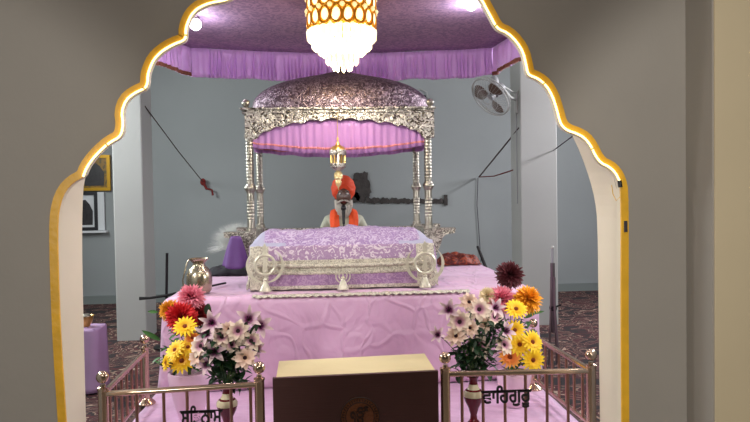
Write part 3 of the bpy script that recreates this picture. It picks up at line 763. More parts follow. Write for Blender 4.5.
# profile of the cloth across depth: y, z at centre
def drape_pt(u, s):
    """u across -1..1, s 0..1 from the hem in front, over the top, to the back"""
    ztop = 1.285; zs = 1.205
    key = [(0.0, 4.63, PLAT+0.012), (0.18, 4.635, 0.985), (0.34, 4.655, 1.10), (0.44, 4.68, 1.185), (0.52, 4.74, 1.235), (0.62, 4.85, 1.29), (0.72, 4.97, 1.30), (0.84, 5.14, 1.28), (0.93, 5.26, 1.20), (1.0, 5.29, 1.08)]
    for (s0, y0, z0), (s1, y1, z1) in zip(key, key[1:]):
        if s <= s1+1e-9:
            t = (s-s0)/(s1-s0); y = y0+(y1-y0)*t; z = z0+(z1-z0)*t; break
    e = max(0.0, (abs(u)-0.78)/0.22)
    top = max(0, (z-1.19))
    z -= top*0.9*e*e
    mid = 0.012*math.sin(u*5+1) if z > 1.2 else 0
    return y, z+mid*max(0, 1-e)
def drape_fn(u, v):
    uu = u*2-1; y, z = drape_pt(uu, v)
    e = abs(uu)
    x = dxm+uu*hw
    front = max(0.0, 1-v/0.44)
    y -= 0.010*front*nz(uu*7, v*3, 2)+0.012*front*(1-v)*nz(uu*3, 1)
    z += 0.018*nz(uu*6, v*7, 4)*(1 if v > 0.48 else 0.1)*min(1, v*4)+0.008*nz(uu*18, v*20, 5)*(1 if v > 0.44 else 0)
    return (x, y, z)
def drape_m(u, v):
    uu = abs(u*2-1)
    if v < 0.44 and uu > 0.80: return 1
    if 0.185 < v < 0.325: return 1
    if v < 0.04: return 1
    if v > 0.44: return 3 if uu > 0.86 else (2 if uu < 0.62 or v > 0.5 else 3)
    return 0 if v >= 0.31 else 4
dr = empty('scripture_cover', (dxm, 4.96, PLAT+0.008), 'lilac brocade cover with wide silver lace bands draped over the stand', 'cloth')
MB().grid(110, 90, drape_fn, mfn=drape_m).build('cover_cloth', [M['brocade'], M['lace'], M['crinkle'], M['pale_cloth'], M['brocade_low']], dr, solid=0.004, angle=80)
# side falls
for s in (0, 1):
    def side_fn(u, v, s=s):
        x, y, z = drape_fn(float(s), 0.03+0.97*u)
        zz = z+(PLAT+0.014-z)*v
        d = (0.02*math.sin(v*PI*0.6)+0.012*nz(u*8, v*3, s))*(1 if s else -1)
        return (x+d, y+0.0, zz)
    MB().grid(40, 12, side_fn, mfn=lambda u, v: 1 if u < 0.3 else 0).build('side_fall', [M['brocade_low'], M['lace']], dr, solid=0.003, angle=80)
# rounded lace band (raised gathers across the middle of the front)
for z0 in (1.005, 1.055):
    mb = MB(); pts = []
    for i in range(90):
        u = i/89; x = DX0+0.04+(DX1-DX0-0.08)*u
        z = z0+0.012*math.sin(u*PI)*-1+0.005*nz(u*20, z0)
        pts.append((x, 4.632+0.010*nz(u*9, z0*3)+0.006, z))
    mb.tube(pts, [0.013+0.005*nz(i*0.5, z0) for i in range(90)], 8)
    mb.build('lace_gather', M['lace'], dr)
# three khanda stands
def khanda(px_, py_, Y, R_, label, hbase):
    c = P(px_, py_, Y); zb = PLAT+0.016
    k = empty('khanda_stand', (c.x, Y, zb), label, 'emblem stand', None)
    MB().lathe([(0.042, zb), (0.042, zb+0.008), (0.034, zb+0.014), (0.020, zb+0.05), (0.012, zb+0.072), (0.016, zb+0.08), (0.008, zb+0.09)], (c.x, Y, 0), 16, power=3).build('base', M['khanda'], k)
    z = c.z
    MB().tube([(c.x+R_*0.56*math.cos(a), Y, z+R_*0.56*math.sin(a)) for a in [2*PI*i/36 for i in range(36)]], R_*0.085, 8, closed=True).build('ring', M['khanda'], k)
    # double-edged sword
    bl = [(0, R_*1.25), (R_*0.13, R_*1.0), (R_*0.09, R_*0.2), (R_*0.16, -R_*0.35), (R_*0.05, -R_*0.45), (R_*0.05, -R_*0.95), (-R_*0.05, -R_*0.95), (-R_*0.05, -R_*0.45), (-R_*0.16, -R_*0.35), (-R_*0.09, R_*0.2), (-R_*0.13, R_*1.0)]
    MB().prism([(c.x+a, z+b) for a, b in bl], 'y', Y-0.005, Y+0.005).build('sword', M['khanda'], k, smooth=False)
    for s in (-1, 1):
        o1 = []; o2 = []
        for i in range(15):
            a = math.radians(-80+135*i/14); w = R_*0.17*math.sin(PI*min(1, (i+1.5)/15))+0.001
            o1.append((c.x+s*(R_-w*0.5)*math.cos(a), z+(R_-w*0.5)*math.sin(a))); o2.append((c.x+s*(R_+w*0.5)*math.cos(a), z+(R_+w*0.5)*math.sin(a)))
        MB().prism(o1+o2[::-1], 'y', Y-0.004, Y+0.004).build('curved_sword', M['khanda'], k, smooth=False)
    MB().tube([(c.x, Y, zb+0.08), (c.x, Y, z-R_*0.6)], 0.006, 8).build('stem', M['khanda'], k)
    return k
khanda(425, 263, 4.55, 0.128, 'silver khanda emblem on a small base at the wide sleeved bracket near the red cloth', 0.09)
khanda(265, 265, 4.55, 0.122, 'silver khanda emblem on a small base nearest the steel pot', 0.09)
khanda(343, 276, 4.56, 0.050, 'smallest silver khanda emblem standing before the middle of the draped cover', 0.09)

# ------------------------------------------------------------------ seated reader
def skin_chain(name, verts, edges, radii, m, parent, sub=2, root=0):
    me = bpy.data.meshes.new(name)
    o0 = org(parent)
    me.from_pydata([tuple(Vector(v)-o0) for v in verts], edges, [])
    o = bpy.data.objects.new(name, me); COL.objects.link(o); o.parent = parent; ORG[o.name] = o0
    md = o.modifiers.new('skin', 'SKIN'); md.use_smooth_shade = True
    sv = me.skin_vertices[0].data
    for i, r in enumerate(radii):
        sv[i].radius = (r, r) if not isinstance(r, tuple) else r
        sv[i].use_root = (i == root)
    s = o.modifiers.new('sub', 'SUBSURF'); s.levels = sub; s.render_levels = sub
    me.materials.append(m)
    return o
HY = 6.02
hxp = P(343.5, 200, HY).x
ps = empty('person', (hxp, HY, PLAT+0.01), 'seated person with orange turban, grey beard, pale shirt and orange scarf behind the stand', 'person')
zc = PLAT+0.01
V = []; E_ = []; Rr = []
def jv(x, y, z, r): V.append((hxp+x, HY+y, zc+z)); Rr.append(r); return len(V)-1
pel = jv(0, 0.02, 0.13, 0.155); bel = jv(0, 0.01, 0.26, 0.145); che = jv(0, 0.01, 0.37, 0.15); sh = jv(0, 0.02, 0.455, 0.085); nk = jv(0, 0.01, 0.52, 0.052)
nk2 = jv(0, 0.0, 0.57, 0.05)
E_ += [(pel, bel), (bel, che), (che, sh), (sh, nk), (nk, nk2)]
for s in (-1, 1):
    a1 = jv(s*0.14, 0.02, 0.425, 0.062); a2 = jv(s*0.195, 0.0, 0.33, 0.05); el = jv(s*0.225, -0.05, 0.20, 0.042); fa = jv(s*0.17, -0.20, 0.17, 0.034); wr = jv(s*0.12, -0.30, 0.17, 0.028)
    E_ += [(sh, a1), (a1, a2), (a2, el), (el, fa), (fa, wr)]
    h1 = jv(s*0.14, -0.06, 0.10, 0.095); kn = jv(s*0.30, -0.26, 0.085, 0.07); an = jv(s*0.05, -0.36-0.04*s, 0.055, 0.042); ft = jv(-s*0.05, -0.36-0.04*s, 0.045, 0.034)
    E_ += [(pel, h1), (h1, kn), (kn, an), (an, ft)]
skin_chain('body', V, E_, Rr, M['kurta'], ps)
for s in (-1, 1):                                   # hands, palms resting forward on the lap
    V = []; E_ = []; Rr = []
    bx, by, bz = s*0.12, -0.30, 0.17
    w0 = jv(bx, by, bz, 0.024); pm = jv(bx-s*0.015, by-0.05, bz-0.005, 0.030); E_.append((w0, pm))
    for k, (dx_, ln) in enumerate(((-0.026, 0.062), (-0.009, 0.074), (0.009, 0.069), (0.025, 0.054))):
        a = jv(bx-s*0.015+dx_, by-0.075, bz-0.005, 0.0095); b = jv(bx-s*0.017+dx_*1.15, by-0.075-ln*0.5, bz-0.008, 0.0088); c = jv(bx-s*0.018+dx_*1.15, by-0.075-ln*0.9, bz-0.028, 0.0078)
        E_ += [(pm, a), (a, b), (b, c)]
    t1 = jv(bx-s*0.045, by-0.045, bz-0.004, 0.0105); t2 = jv(bx-s*0.062, by-0.075, bz-0.012, 0.009); E_ += [(pm, t1), (t1, t2)]
    skin_chain('hand', V, E_, Rr, M['skin'], ps, 1)
# head
hz = zc+0.665
def head_fn(u, v):
    th = PI*v; ph = 2*PI*u
    x = math.sin(th)*math.sin(ph); y = -math.sin(th)*math.cos(ph); z = -math.cos(th)
    rx_, ry_, rz_ = 0.075, 0.095, 0.12
    f = Vector((x*rx_, y*ry_, z*rz_))
    if z < 0: f.x *= 1+0.22*z; f.y *= (1+0.05*z)
    fr_ = max(0, -y)
    # nose
    d = (x*rx_/0.017)**2
    if fr_ > 0.5: f.y -= 0.026*math.exp(-d)*math.exp(-((z+0.18)/0.17)**2); f.y -= 0.008*math.exp(-d)*math.exp(-((z-0.1)/0.2)**2)
    for s in (-1, 1):                                 # eye sockets, brow
        f.y += 0.010*math.exp(-((x*rx_-s*0.031)/0.015)**2)*math.exp(-((z-0.08)/0.12)**2)*(1 if fr_ > 0.3 else 0)
    f.y -= 0.005*math.exp(-((z-0.28)/0.1)**2)*fr_
    f.y -= 0.006*math.exp(-((z+0.52)/0.09)**2)*math.exp(-(x*rx_/0.024)**2)*fr_
    return (hxp+f.x, HY-0.015+f.y, hz+f.z)
hd = MB().grid(48, 36, head_fn).build('head', M['skin'], ps, angle=180); ORG[hd.name] = org(ps)
for s in (-1, 1):
    MB().ball((hxp+s*0.031, HY-0.015-0.080, hz+0.012), 0.0125, 14).build('eye', M['eye'], hd)
    MB().ball((hxp+s*0.031, HY-0.015-0.0915, hz+0.008), 0.0052, 10).build('iris', M['iris'], hd)
    MB().ball((hxp+s*0.074, HY+0.002, hz-0.01), 0.03, 12, sc=(0.35, 0.6, 1.0)).build('ear', M['skin'], hd)
    MB().tube([(hxp+s*0.014, HY-0.108, hz+0.032), (hxp+s*0.034, HY-0.104, hz+0.040), (hxp+s*0.052, HY-0.088, hz+0.030)], [0.004, 0.006, 0.003], 8).build('eyebrow', M['brow'], hd)
MB().ball((hxp, HY-0.112, hz-0.062), 0.02, 12, sc=(1.1, 0.35, 0.3)).build('mouth', M['red_rope'], hd)
# beard: from the cheeks to the breast
def beard_fn(u, v):
    a = (u-0.5)*PI*1.15
    w = (0.080-0.018*v-0.035*max(0, v-0.6))
    strand = 0.004*math.sin(u*70+3*nz(u*6, v*2))+0.006*nz(u*14, v*3)
    x = math.sin(a)*(w+strand)*(1.0+0.05*math.sin(v*5))
    y = -math.cos(a)*(w*0.95+0.035*math.sin(PI*min(1, v*1.1))+strand)
    z = -0.045-0.215*v*(0.80+0.20*math.cos(a))
    if v < 0.35: z -= 0.045*math.cos(a)**6*(1-v/0.35)
    return (hxp+x, HY-0.022+y, hz+z)
MB().grid(60, 20, beard_fn).build('beard', M['beard'], ps, solid=0.012, angle=180)
for s in (-1, 1):
    MB().tube([(hxp+s*0.003, HY-0.125, hz-0.046), (hxp+s*0.028, HY-0.120, hz-0.052), (hxp+s*0.052, HY-0.098, hz-0.066), (hxp+s*0.064, HY-0.08, hz-0.085)], [0.006, 0.010, 0.008, 0.003], 8).build('moustache', M['beard'], ps)
# turban: layered wraps rising from a peak over the brow
mb = MB()
def turb_fn(u, v):
    th = PI*(0.02+0.80*v); ph = 2*PI*u
    x = math.sin(th)*math.sin(ph); y = -math.sin(th)*math.cos(ph); z = math.cos(th)
    lay = 0.0045*math.sin(v*30+4.5*abs(math.sin(ph/2-PI/2))*1.0+2*math.cos(ph))
    r = 1+lay*8*0.5
    fr_ = max(0, -y)
    zc_ = 0.060
    px_ = x*0.112*r; py_ = y*0.125*r; pz = z*0.125*r
    # open the front into a peak so the face shows
    if z < 0.3: pz += 0.085*(fr_**3)*math.exp(-(x/0.55)**2)*min(1, (0.3-z)/0.5)
    return (hxp+px_, HY+0.012+py_, hz+zc_+pz)
MB().grid(64, 40, turb_fn).build('turban', M['turban'], ps, solid=0.006, angle=180)
# scarf: two broad bands down the chest joined behind the neck
for s in (-1, 1):
    def sc_fn(u, v, s=s):
        key = [(0.05, 0.085, 0.535), (0.075, 0.03, 0.545), (0.085, -0.05, 0.52), (0.088, -0.115, 0.46), (0.082, -0.145, 0.38), (0.078, -0.155, 0.28), (0.075, -0.17, 0.17)]
        t = v*(len(key)-1); i = min(int(t), len(key)-2); w = t-i
        x = key[i][0]*(1-w)+key[i+1][0]*w; y = key[i][1]*(1-w)+key[i+1][1]*w; z = key[i][2]*(1-w)+key[i+1][2]*w
        k = (u-0.5)*0.085
        return (hxp+s*(x+k), HY+y+abs(u-0.5)*0.02+(0.006*nz(u*5, v*8)), zc+z-abs(k)*0.2-max(0, k)*0.25)
    MB().grid(10, 40, sc_fn).build('scarf', M['scarf'], ps, solid=0.005, angle=180)
# microphone in front of the beard
mp_ = P(343.5, 208, 5.62)
mc = empty('microphone', (mp_.x, 5.62, PLAT+0.01), 'black microphone on a slim stand before the grey beard of the reader', 'microphone')
MB().ball((mp_.x, 5.62, mp_.z), 0.024, 14, sc=(1, 1, 1.15)).build('head', M['black_metal'], mc)
MB().tube([(mp_.x, 5.615, mp_.z-0.02), (mp_.x, 5.60, mp_.z-0.14)], [0.016, 0.011], 12).build('handle', M['black_metal'], mc)
MB().tube([(mp_.x, 5.60, mp_.z-0.13), (mp_.x, 5.56, mp_.z-0.22), (mp_.x, 5.56, PLAT+0.02)], 0.006, 8).build('stand', M['black_metal'], mc)
MB().lathe([(0.07, PLAT+0.008), (0.07, PLAT+0.018), (0.01, PLAT+0.025)], (mp_.x, 5.56, 0), 20).build('base', M['black_metal'], mc)

# ------------------------------------------------------------------ lamps overhead
chx = P(341.5, 20, 4.6).x; chy = 4.6
def CP(py): return P(341.5, py, chy).z
ch = empty('chandelier', (chx, chy, CP(72)), 'glowing crystal chandelier with gold teardrop frames under the violet canopy', 'chandelier')
MB().lathe([(0.20, CZ-0.05), (0.21, CZ-0.02), (0.21, CZ-0.06)], (chx, chy, 0), 36).build('mounting_plate', M['gold_frame'], ch)
RD = 0.235
n_col = 18
for row, (yt, yb_) in enumerate(((-14, -1), (-1, 13), (13.5, 30))):
    zt_, zb_ = CP(yt), CP(yb_); zm_ = (zt_+zb_)/2; hh = (zt_-zb_)/2
    for k in range(n_col):
        a = 2*PI*(k+0.5*0)/n_col-PI/2+PI/n_col; cx_, cy_ = chx+RD*math.cos(a), chy+RD*math.sin(a)
        T = Matrix.Rotation(a+PI/2, 3, 'Z')
        ring = []
        for i in range(20):
            b = 2*PI*i/20; w = 0.0385*(1-0.22*math.sin(b))
            ring.append(Vector((cx_, cy_, zm_))+T @ Vector((w*math.cos(b), 0, hh*0.98*math.sin(b))))
        g = MB().tube(ring, 0.0100, 6, closed=True).build('teardrop_frame', M['gold_frame'], ch)
        ORG[g.name] = org(ch)
        T2 = T
        MB().ball((cx_, cy_, zm_), 0.0270, 12, sc=(1, 0.35, hh/0.0385), rot=T2).build('crystal', M['crystal_lit'], g)
    if row:
        for k in range(n_col):
            a = 2*PI*k/n_col-PI/2
            MB().ball((chx+(RD+0.008)*math.cos(a), chy+(RD+0.008)*math.sin(a), zt_), 0.017, 10).build('crystal_bead', M['crystal_soft'], ch)
# lower tiers of prisms
def tier(r, zt_, zb_, n, name, w=0.021, m='crystal_lit', par=None):
    for k in range(n):
        a = 2*PI*k/n
        c = Vector((chx+r*math.cos(a), chy+r*math.sin(a), 0))
        MB().lathe([(0.002, zb_), (w*0.8, zb_+0.014), (w, zt_-0.012), (0.004, zt_)], (c.x, c.y, 0), 6).build(name, M[m], ch, smooth=False)
tier(0.222, CP(30), CP(43), 26, 'prism', 0.026)
tier(0.190, CP(36), CP(51), 22, 'prism', 0.026)
tier(0.150, CP(42), CP(56), 17, 'prism', 0.026)
tier(0.105, CP(46), CP(59), 12, 'prism', 0.026)
tier(0.108, CP(55), CP(65), 16, 'prism', 0.012, 'crystal_soft')
tier(0.062, CP(54), CP(71), 9, 'prism', 0.015, 'crystal_soft')
l = light('chandelier_light', 'POINT', (chx, chy, CP(76)), 19, (1.0, 0.88, 0.74), 0.10)

for (pxx, pyy, Y, lab) in ((195.5, 24.5, 5.2, 'white glowing bulb under the canopy nearest the framed pictures'), (471, 4.5, 4.87, 'white glowing bulb under the canopy on the side of the wall fan')):
    c = P(pxx, pyy, Y)
    bl = empty('light_bulb', (c.x, Y, c.z-0.045), lab, 'light bulb')
    MB().ball((c.x, Y, c.z), 0.045, 18).build('bulb', M['bulb'], bl)
    MB().lathe([(0.030, c.z+0.035), (0.024, c.z+0.05), (0.024, max(c.z+0.06, CZ+0.0))], (c.x, Y, 0), 14).build('holder', M['white_plastic'], bl)
    light('bulb_light', 'POINT', (c.x, Y-0.02, c.z-0.09), 9, (0.92, 0.97, 1.0), 0.05)

# ------------------------------------------------------------------ wall fan on its column
fc = P(491.5, 96, 7.05)
fan = empty('wall_fan', (cRa+0.02, 7.25, P(517, 103, 7.2).z), 'white wall mounted fan with brown blades on the pale column', 'fan')
nrm = Vector((-0.68, -0.33, -0.62)).normalized()
zax = nrm; xax = Vector((0, 0, 1)).cross(zax).normalized(); yax = zax.cross(xax)
def FW(a, r, d): return fc+(xax*math.cos(a)+yax*math.sin(a))*r+zax*d
FR = 0.245
mb = MB()
for (r, d) in ((FR, 0.0), (FR*0.98, 0.03), (FR*0.55, 0.072), (0.05, 0.085)):
    mb.tube([FW(2*PI*i/36, r, d) for i in range(36)], 0.007 if r > 0.2 else 0.003, 6, closed=True)
for k in range(36):
    a = 2*PI*k/36
    mb.tube([FW(a, 0.04, 0.086), FW(a, FR*0.55, 0.072), FW(a, FR*0.9, 0.045), FW(a, FR, 0.0), FW(a, FR*0.8, -0.05), FW(a, 0.07, -0.07)], 0.0016, 4)
mb.build('guard', M['white_plastic'], fan)
mb = MB()
RT = Matrix((xax, yax, zax)).transposed()
for k in range(3):
    def bl_fn(u, v, k=k):
        r = 0.045+0.175*u; w = (0.5+1.1*math.sin(PI*min(1, 0.15+u*0.75)))*0.62
        a = 2*PI*k/3+0.5+(v-0.5)*w*1.2
        return FW(a, r, 0.012+0.03*(v-0.5))
    mb.grid(8, 6, bl_fn)
mb.build('blades', M['fan_blade'], fan, solid=0.003, angle=180)
MB().tube([FW(0, 0, 0.03), FW(0, 0, -0.03)], 0.04, 16).build('hub', M['grey_plastic'], fan)
MB().tube([FW(0, 0, -0.05), FW(0, 0, -0.08), FW(0, 0, -0.18), FW(0, 0, -0.20)], [0.055, 0.07, 0.06, 0.03], 18).ball(FW(PI/2, 0.09, -0.13), 0.062, 16, sc=(0.8, 0.8, 1.2)).build('motor_housing', M['grey_plastic'], fan)
wp = Vector((cRa-0.006, 7.42, P(521, 100, 7.42).z))
MB().tube([FW(0, 0, -0.18), wp.lerp(FW(0, 0, -0.18), 0.4)+Vector((0, 0, -0.03)), wp], 0.016, 10).tube([FW(PI/2, 0.0, -0.18)+Vector((0, 0, 0.02)), wp+Vector((0, 0, 0.07))], 0.008, 8).build('arm', M['white_plastic'], fan)
MB().box((cRa-0.012, 7.42, wp.z-0.03), (0.024, 0.10, 0.26), bev=0.006).build('wall_plate', M['white_plastic'], fan)
MB().tube([(cRa-0.008, 7.42, wp.z-0.15), (cRa-0.006, 7.43, wp.z-0.5), (cRa-0.006, 7.42, wp.z-1.2)], 0.004, 6).build('cable', M['grey_plastic'], fan)

# ------------------------------------------------------------------ ropes and wires
WB = 9.79
def cord(pts, r, m, name, label, cat, tassel=None):
    o = empty(name, pts[0], label, cat)
    MB().tube(pts, r, 6).build('cord', m, o)
    if tassel:
        t = Vector(tassel)
        MB().ball(t, 0.042, 10, sc=(1, .5, 1.3)).tube([t, t+Vector((0.05, -0.01, -0.10)), t+Vector((0.13, -0.01, -0.12)), t+Vector((0.14, -0.01, -0.2))], [0.02, 0.02, 0.012, 0.018], 6).build('knot', M['red_rope'], o)
    return o
a = Vector((cLb+0.0, 7.3, P(149, 106, 7.3).z)); b = P(203, 182, WB-0.06)
cord([a, a.lerp(b, .5)+Vector((0, 0, -0.02)), b], 0.0065, M['rope'], 'cord', 'straight dark cord slanting from column to a red knot on the back wall', 'cord', b)
b = P(479, 177, WB-0.05)
cord([Vector((cRa-0.0, 7.35, P(518, 128, 7.35).z)), b], 0.010, M['rope'], 'cord', 'dark red cord slanting down from the fan column to the back wall', 'cord', None)
cord([b, b.lerp(Vector((cRa, 7.6, P(517, 170, 7.6).z)), .5)+Vector((0, 0, -0.03)), Vector((cRa, 7.6, P(517, 170, 7.6).z))], 0.008, M['red_rope'], 'cord', 'red cord running nearly level from back wall to the fan column', 'cord')
cord([P(478, 178, WB-0.02), P(477, 205, WB-0.02), P(479.5, 240, WB-0.02), P(481, 262, WB-0.02)], 0.006, M['wire'], 'wire', 'dark wire hanging straight down the back wall below the cords', 'wire')
cord([Vector((cRb, 7.45, P(558, 151, 7.45).z)), P(577, 133, 5.4), P(590, 120, 4.0)], 0.006, M['wire'], 'wire', 'thin dark wire rising from the fan column towards the arch', 'wire')
sw = P(423, 102, WB-0.04)
sb = empty('switch_box', sw, 'small black switch box with an orange light on the back wall', 'switch')
MB().box(sw, (0.085, 0.05, 0.20), bev=0.008).build('case', M['black_metal'], sb)
MB().box(sw+Vector((0.0, -0.03, 0.035)), (0.05, 0.012, 0.07), bev=0.004).build('indicator', M['indicator'], sb)
MB().tube([P(406, 90, WB-0.02), P(409, 87.5, WB-0.02), P(412, 90, WB-0.02), P(416, 90.5, WB-0.02), P(421, 89, WB-0.02), P(427, 92, WB-0.02), P(428.5, 100, WB-0.02), P(427, 108, WB-0.02)], 0.007, 6).build('cable', M['white_plastic'], sb)

# broken plaster hollow and chase in the back wall
def ragged(cx, cy, rx_, ry_, seed, n=40, Y=WB):
    out = []
    for i in range(n):
        a = 2*PI*i/n; r = 1+0.35*nz(math.cos(a)*2, math.sin(a)*2, seed)+0.28*nz(math.cos(a)*7, math.sin(a)*7, seed)
        p = P(cx+rx_*r*math.cos(a), cy+ry_*r*math.sin(a), Y); out.append((p.x, p.z))
    return out
wh = struct(MB().prism(ragged(361, 187, 9.5, 14.5, 3.1), 'y', WB, WB+0.02).prism(ragged(353, 197, 7, 6, 5.1), 'y', WB, WB+0.018).build('wall_hollow', M['soot'], smooth=False), 'blackened hollow broken into the plaster of the back wall')
mb = MB(); top = []; bot = []
for i in range(120):
    t = i/119; x = 366+81.5*t
    top.append(XZ((x, 197.8+1.6*t-2.6*nz(x*0.33, 1)-1.4*nz(x*1.3, 1)), WB)); bot.append(XZ((x, 202.9+0.6*t+3.4*nz(x*0.3, 7)*(1-t)+1.4*nz(x*1.2, 4)), WB))
mb.prism(top+bot[::-1], 'y', WB+0.0, WB+0.02)
mb.box(tuple(P(445.5, 200, WB)), (0.05, 0.03, 0.16))
struct(mb.build('wall_chase', M['soot'], smooth=False), 'dark ragged slot cut along the plaster of the back wall')
for nme in ('wall_hollow', 'wall_chase'): bpy.data.objects[nme].location.y -= 0.018

# ------------------------------------------------------------------ framed pictures
def picture(x0, y0, x1, y1, fm, pm, label, inner=None):
    a, b = P(x0, y1, WB), P(x1, y0, WB); cx, cz = (a.x+b.x)/2, (a.z+b.z)/2; w, h = b.x-a.x, b.z-a.z
    o = empty('framed_picture', (cx, WB-0.03, a.z), label, 'picture')
    t = 0.045
    mb = MB().box((cx, WB-0.03, a.z+t/2), (w, 0.04, t)).box((cx, WB-0.03, b.z-t/2), (w, 0.04, t)).box((a.x+t/2, WB-0.03, cz), (t, 0.04, h-2*t)).box((b.x-t/2, WB-0.03, cz), (t, 0.04, h-2*t))
    mb.build('frame', fm, o, smooth=False)
    MB().box((cx, WB-0.02, cz), (w-2*t+0.01, 0.02, h-2*t+0.01)).build('print', pm, o, smooth=False)
    if inner:
        out = [(cx-w*0.28, cz-h*0.36), (cx+w*0.30, cz-h*0.36), (cx+w*0.32, cz), (cx+w*0.2, cz+h*0.18), (cx+w*0.05, cz+h*0.30), (cx-w*0.16, cz+h*0.26), (cx-w*0.26, cz+h*0.05)]
        MB().prism(out, 'y', WB-0.034, WB-0.03).build('figure', inner, o, smooth=False)
    return o
picture(78, 155, 110.5, 191, M['frame_gold'], M['pict_gold'], 'gold framed golden toned picture hung above the black framed one', M['pict_dark'])
picture(72, 191.8, 98, 230.5, M['frame_black'], M['pict_white'], 'black framed picture with a dark scene on white beside a white panel', M['pict_dark'])
a, b = P(98.5, 230, WB), P(104.5, 192, WB)
tag(MB().box(((a.x+b.x)/2, WB-0.02, (a.z+b.z)/2), (b.x-a.x, 0.03, b.z-a.z)).box(((a.x+b.x)/2-0.15, WB-0.05, a.z-0.02), (b.x-a.x+0.38, 0.10, 0.03)).build('wall_panel', M['pict_white'], smooth=False), 'narrow white panel with a ledge next to the black framed picture', 'panel')

# ------------------------------------------------------------------ things on and around the platform
# steel pot
pc = P(199.5, 290, 4.62); pz = PLAT+0.012; K = 0.80
def PZ(py): return P(201, py, 4.62).z
pot = empty('steel_pot', (pc.x, 4.62, pz), 'round steel milk pot with a flared neck standing on the pink platform', 'pot')
MB().lathe([(0.09*K, pz+0*K), (0.105*K, pz+0.02*K), (0.112*K, pz+0.10*K), (0.108*K, pz+0.16*K), (0.085*K, pz+0.205*K), (0.055*K, pz+0.235*K), (0.052*K, pz+0.245*K)], (pc.x, 4.62, 0), 28).build('body', M['pot'], pot)
MB().lathe([(0.052*K, pz+0.24*K), (0.05*K, pz+0.255*K), (0.068*K, pz+0.275*K), (0.085*K, pz+0.29*K), (0.088*K, pz+0.298*K), (0.08*K, pz+0.298*K), (0.055*K, pz+0.27*K)], (pc.x, 4.62, 0), 28).build('neck', M['pot'], pot)
MB().tube([(pc.x-0.085*K, 4.60, pz+0.285*K), (pc.x-0.10*K, 4.58, pz+0.24*K), (pc.x-0.125*K, 4.56, pz+0.12*K), (pc.x-0.12*K, 4.56, pz+0.03*K)], 0.005, 6).build('bail_handle', M['pot'], pot)
# microphone-stand like rod with foot
st1 = P(166, 296, 6.8)
s0 = P(167, 253, 6.75); s1 = P(166.5, 296.5, 6.75)
ms = empty('rod_stand', (s1.x, 6.75, 0.012), 'thin black upright stand with a level arm next to the steel pot', 'stand')
MB().tube([(s0.x, 6.75, s0.z), (s1.x, 6.75, s1.z), (s1.x, 6.75, 0.03)], 0.014, 8).build('pole', M['black_metal'], ms)
MB().tube([P(139.5, 298.5, 6.7), P(150, 298, 6.7), P(166.5, 295.5, 6.72), P(176, 293, 6.75)], [0.018, 0.012, 0.014, 0.012], 8).build('arm', M['black_metal'], ms)
MB().lathe([(0.14, 0.013), (0.14, 0.03), (0.02, 0.05)], (s1.x, 6.75, 0), 20).build('base', M['black_metal'], ms)
# black stick leaning at the platform's far corner
a, b = P(477.5, 246, 6.5), P(489, 276, 6.46)
tag(MB().tube([b+(b-a)*2.4, b, a], [0.018, 0.018, 0.014], 8).build('walking_stick', M['black_metal']), 'black stick leaning behind the far corner of the platform', 'stick')
# folded tripod stand
tx = P(553, 300, 5.6)
tp = empty('folded_stand', (tx.x, 5.6, 0.012), 'folded grey metal stand upright beside the orange bloom', 'stand')
T0, T1, T2, T3 = P(552.5, 247.5, 5.6), P(552.5, 263, 5.6), P(552.5, 308, 5.6), P(552.5, 345, 5.6)
MB().tube([T1, T0], [0.012, 0.013], 8).build('inner_pole', M['grey_plastic'], tp)
MB().ball(T0, 0.017, 10).build('tip', M['white_plastic'], tp)
MB().tube([Vector((tx.x, 5.6, 0.3)), T1], 0.020, 10).build('outer_pole', mat('gunmetal', (110, 100, 104), 0.4, 0.6), tp)
for s, yy_ in ((-1, 0), (1, 0.01), (0, -0.05)):
    MB().tube([T1.lerp(T2, .3)+Vector((s*0.012, yy_, 0)), T2+Vector((s*0.018, yy_-0.01, 0)), Vector((tx.x+s*0.042, 5.6+yy_*3, 0.02))], 0.010, 8).build('leg', mat('stand_leg_grey', (120, 108, 110), 0.4, 0.6), tp)
MB().lathe([(0.03, T2.z-0.02), (0.034, T2.z), (0.03, T2.z+0.02)], (tx.x, 5.6, 0), 12).tube([T2, T2+Vector((0.07, -0.02, 0.03))], 0.008, 6).build('clamp', M['black_metal'], tp)
# red cloth
def heap(name, cx, cy, w, d, h, m, seed, label, cat, z0=PLAT+0.01, nu=44, nv=26):
    def fn(u, v):
        a, b = u*2-1, v*2-1
        k = max(0, 1-(abs(a)**2.6+abs(b)**2.6))
        z = h*(k**0.6)*(0.75+0.5*nz(u*5, v*4, seed))+0.010*nz(u*15, v*12, seed)*k
        return (cx+a*w/2*(1+0.08*nz(v*6, seed)), cy+b*d/2*(1+0.1*nz(u*6, seed)), z0+max(0, z))
    return tag(MB().grid(nu, nv, fn).build(name, m, solid=0.006, angle=70), label, cat)
c = P(457, 266, 6.15)
heap('red_cloth', c.x, 6.12, 0.40, 0.34, 0.115, M['red_cloth'], 4.2, 'crumpled red and gold cloth heaped at the far end of the platform', 'cloth')
c = P(229, 269, 5.75)
heap('black_cloth_bag', c.x, 5.75, 0.42, 0.3, 0.075, M['black_cloth'], 8.2, 'flat black cloth bundle lying behind the steel pot on the platform', 'bag')
a, b = P(213, 286, 4.9), P(224, 283, 5.05)
tag(MB().tube([(a.x, 4.86, PLAT+0.022), (b.x+0.02, 5.0, PLAT+0.022)], 0.008, 8).build('black_stick', M['black_metal']), 'short thin black stick lying on the platform by the steel pot', 'stick')
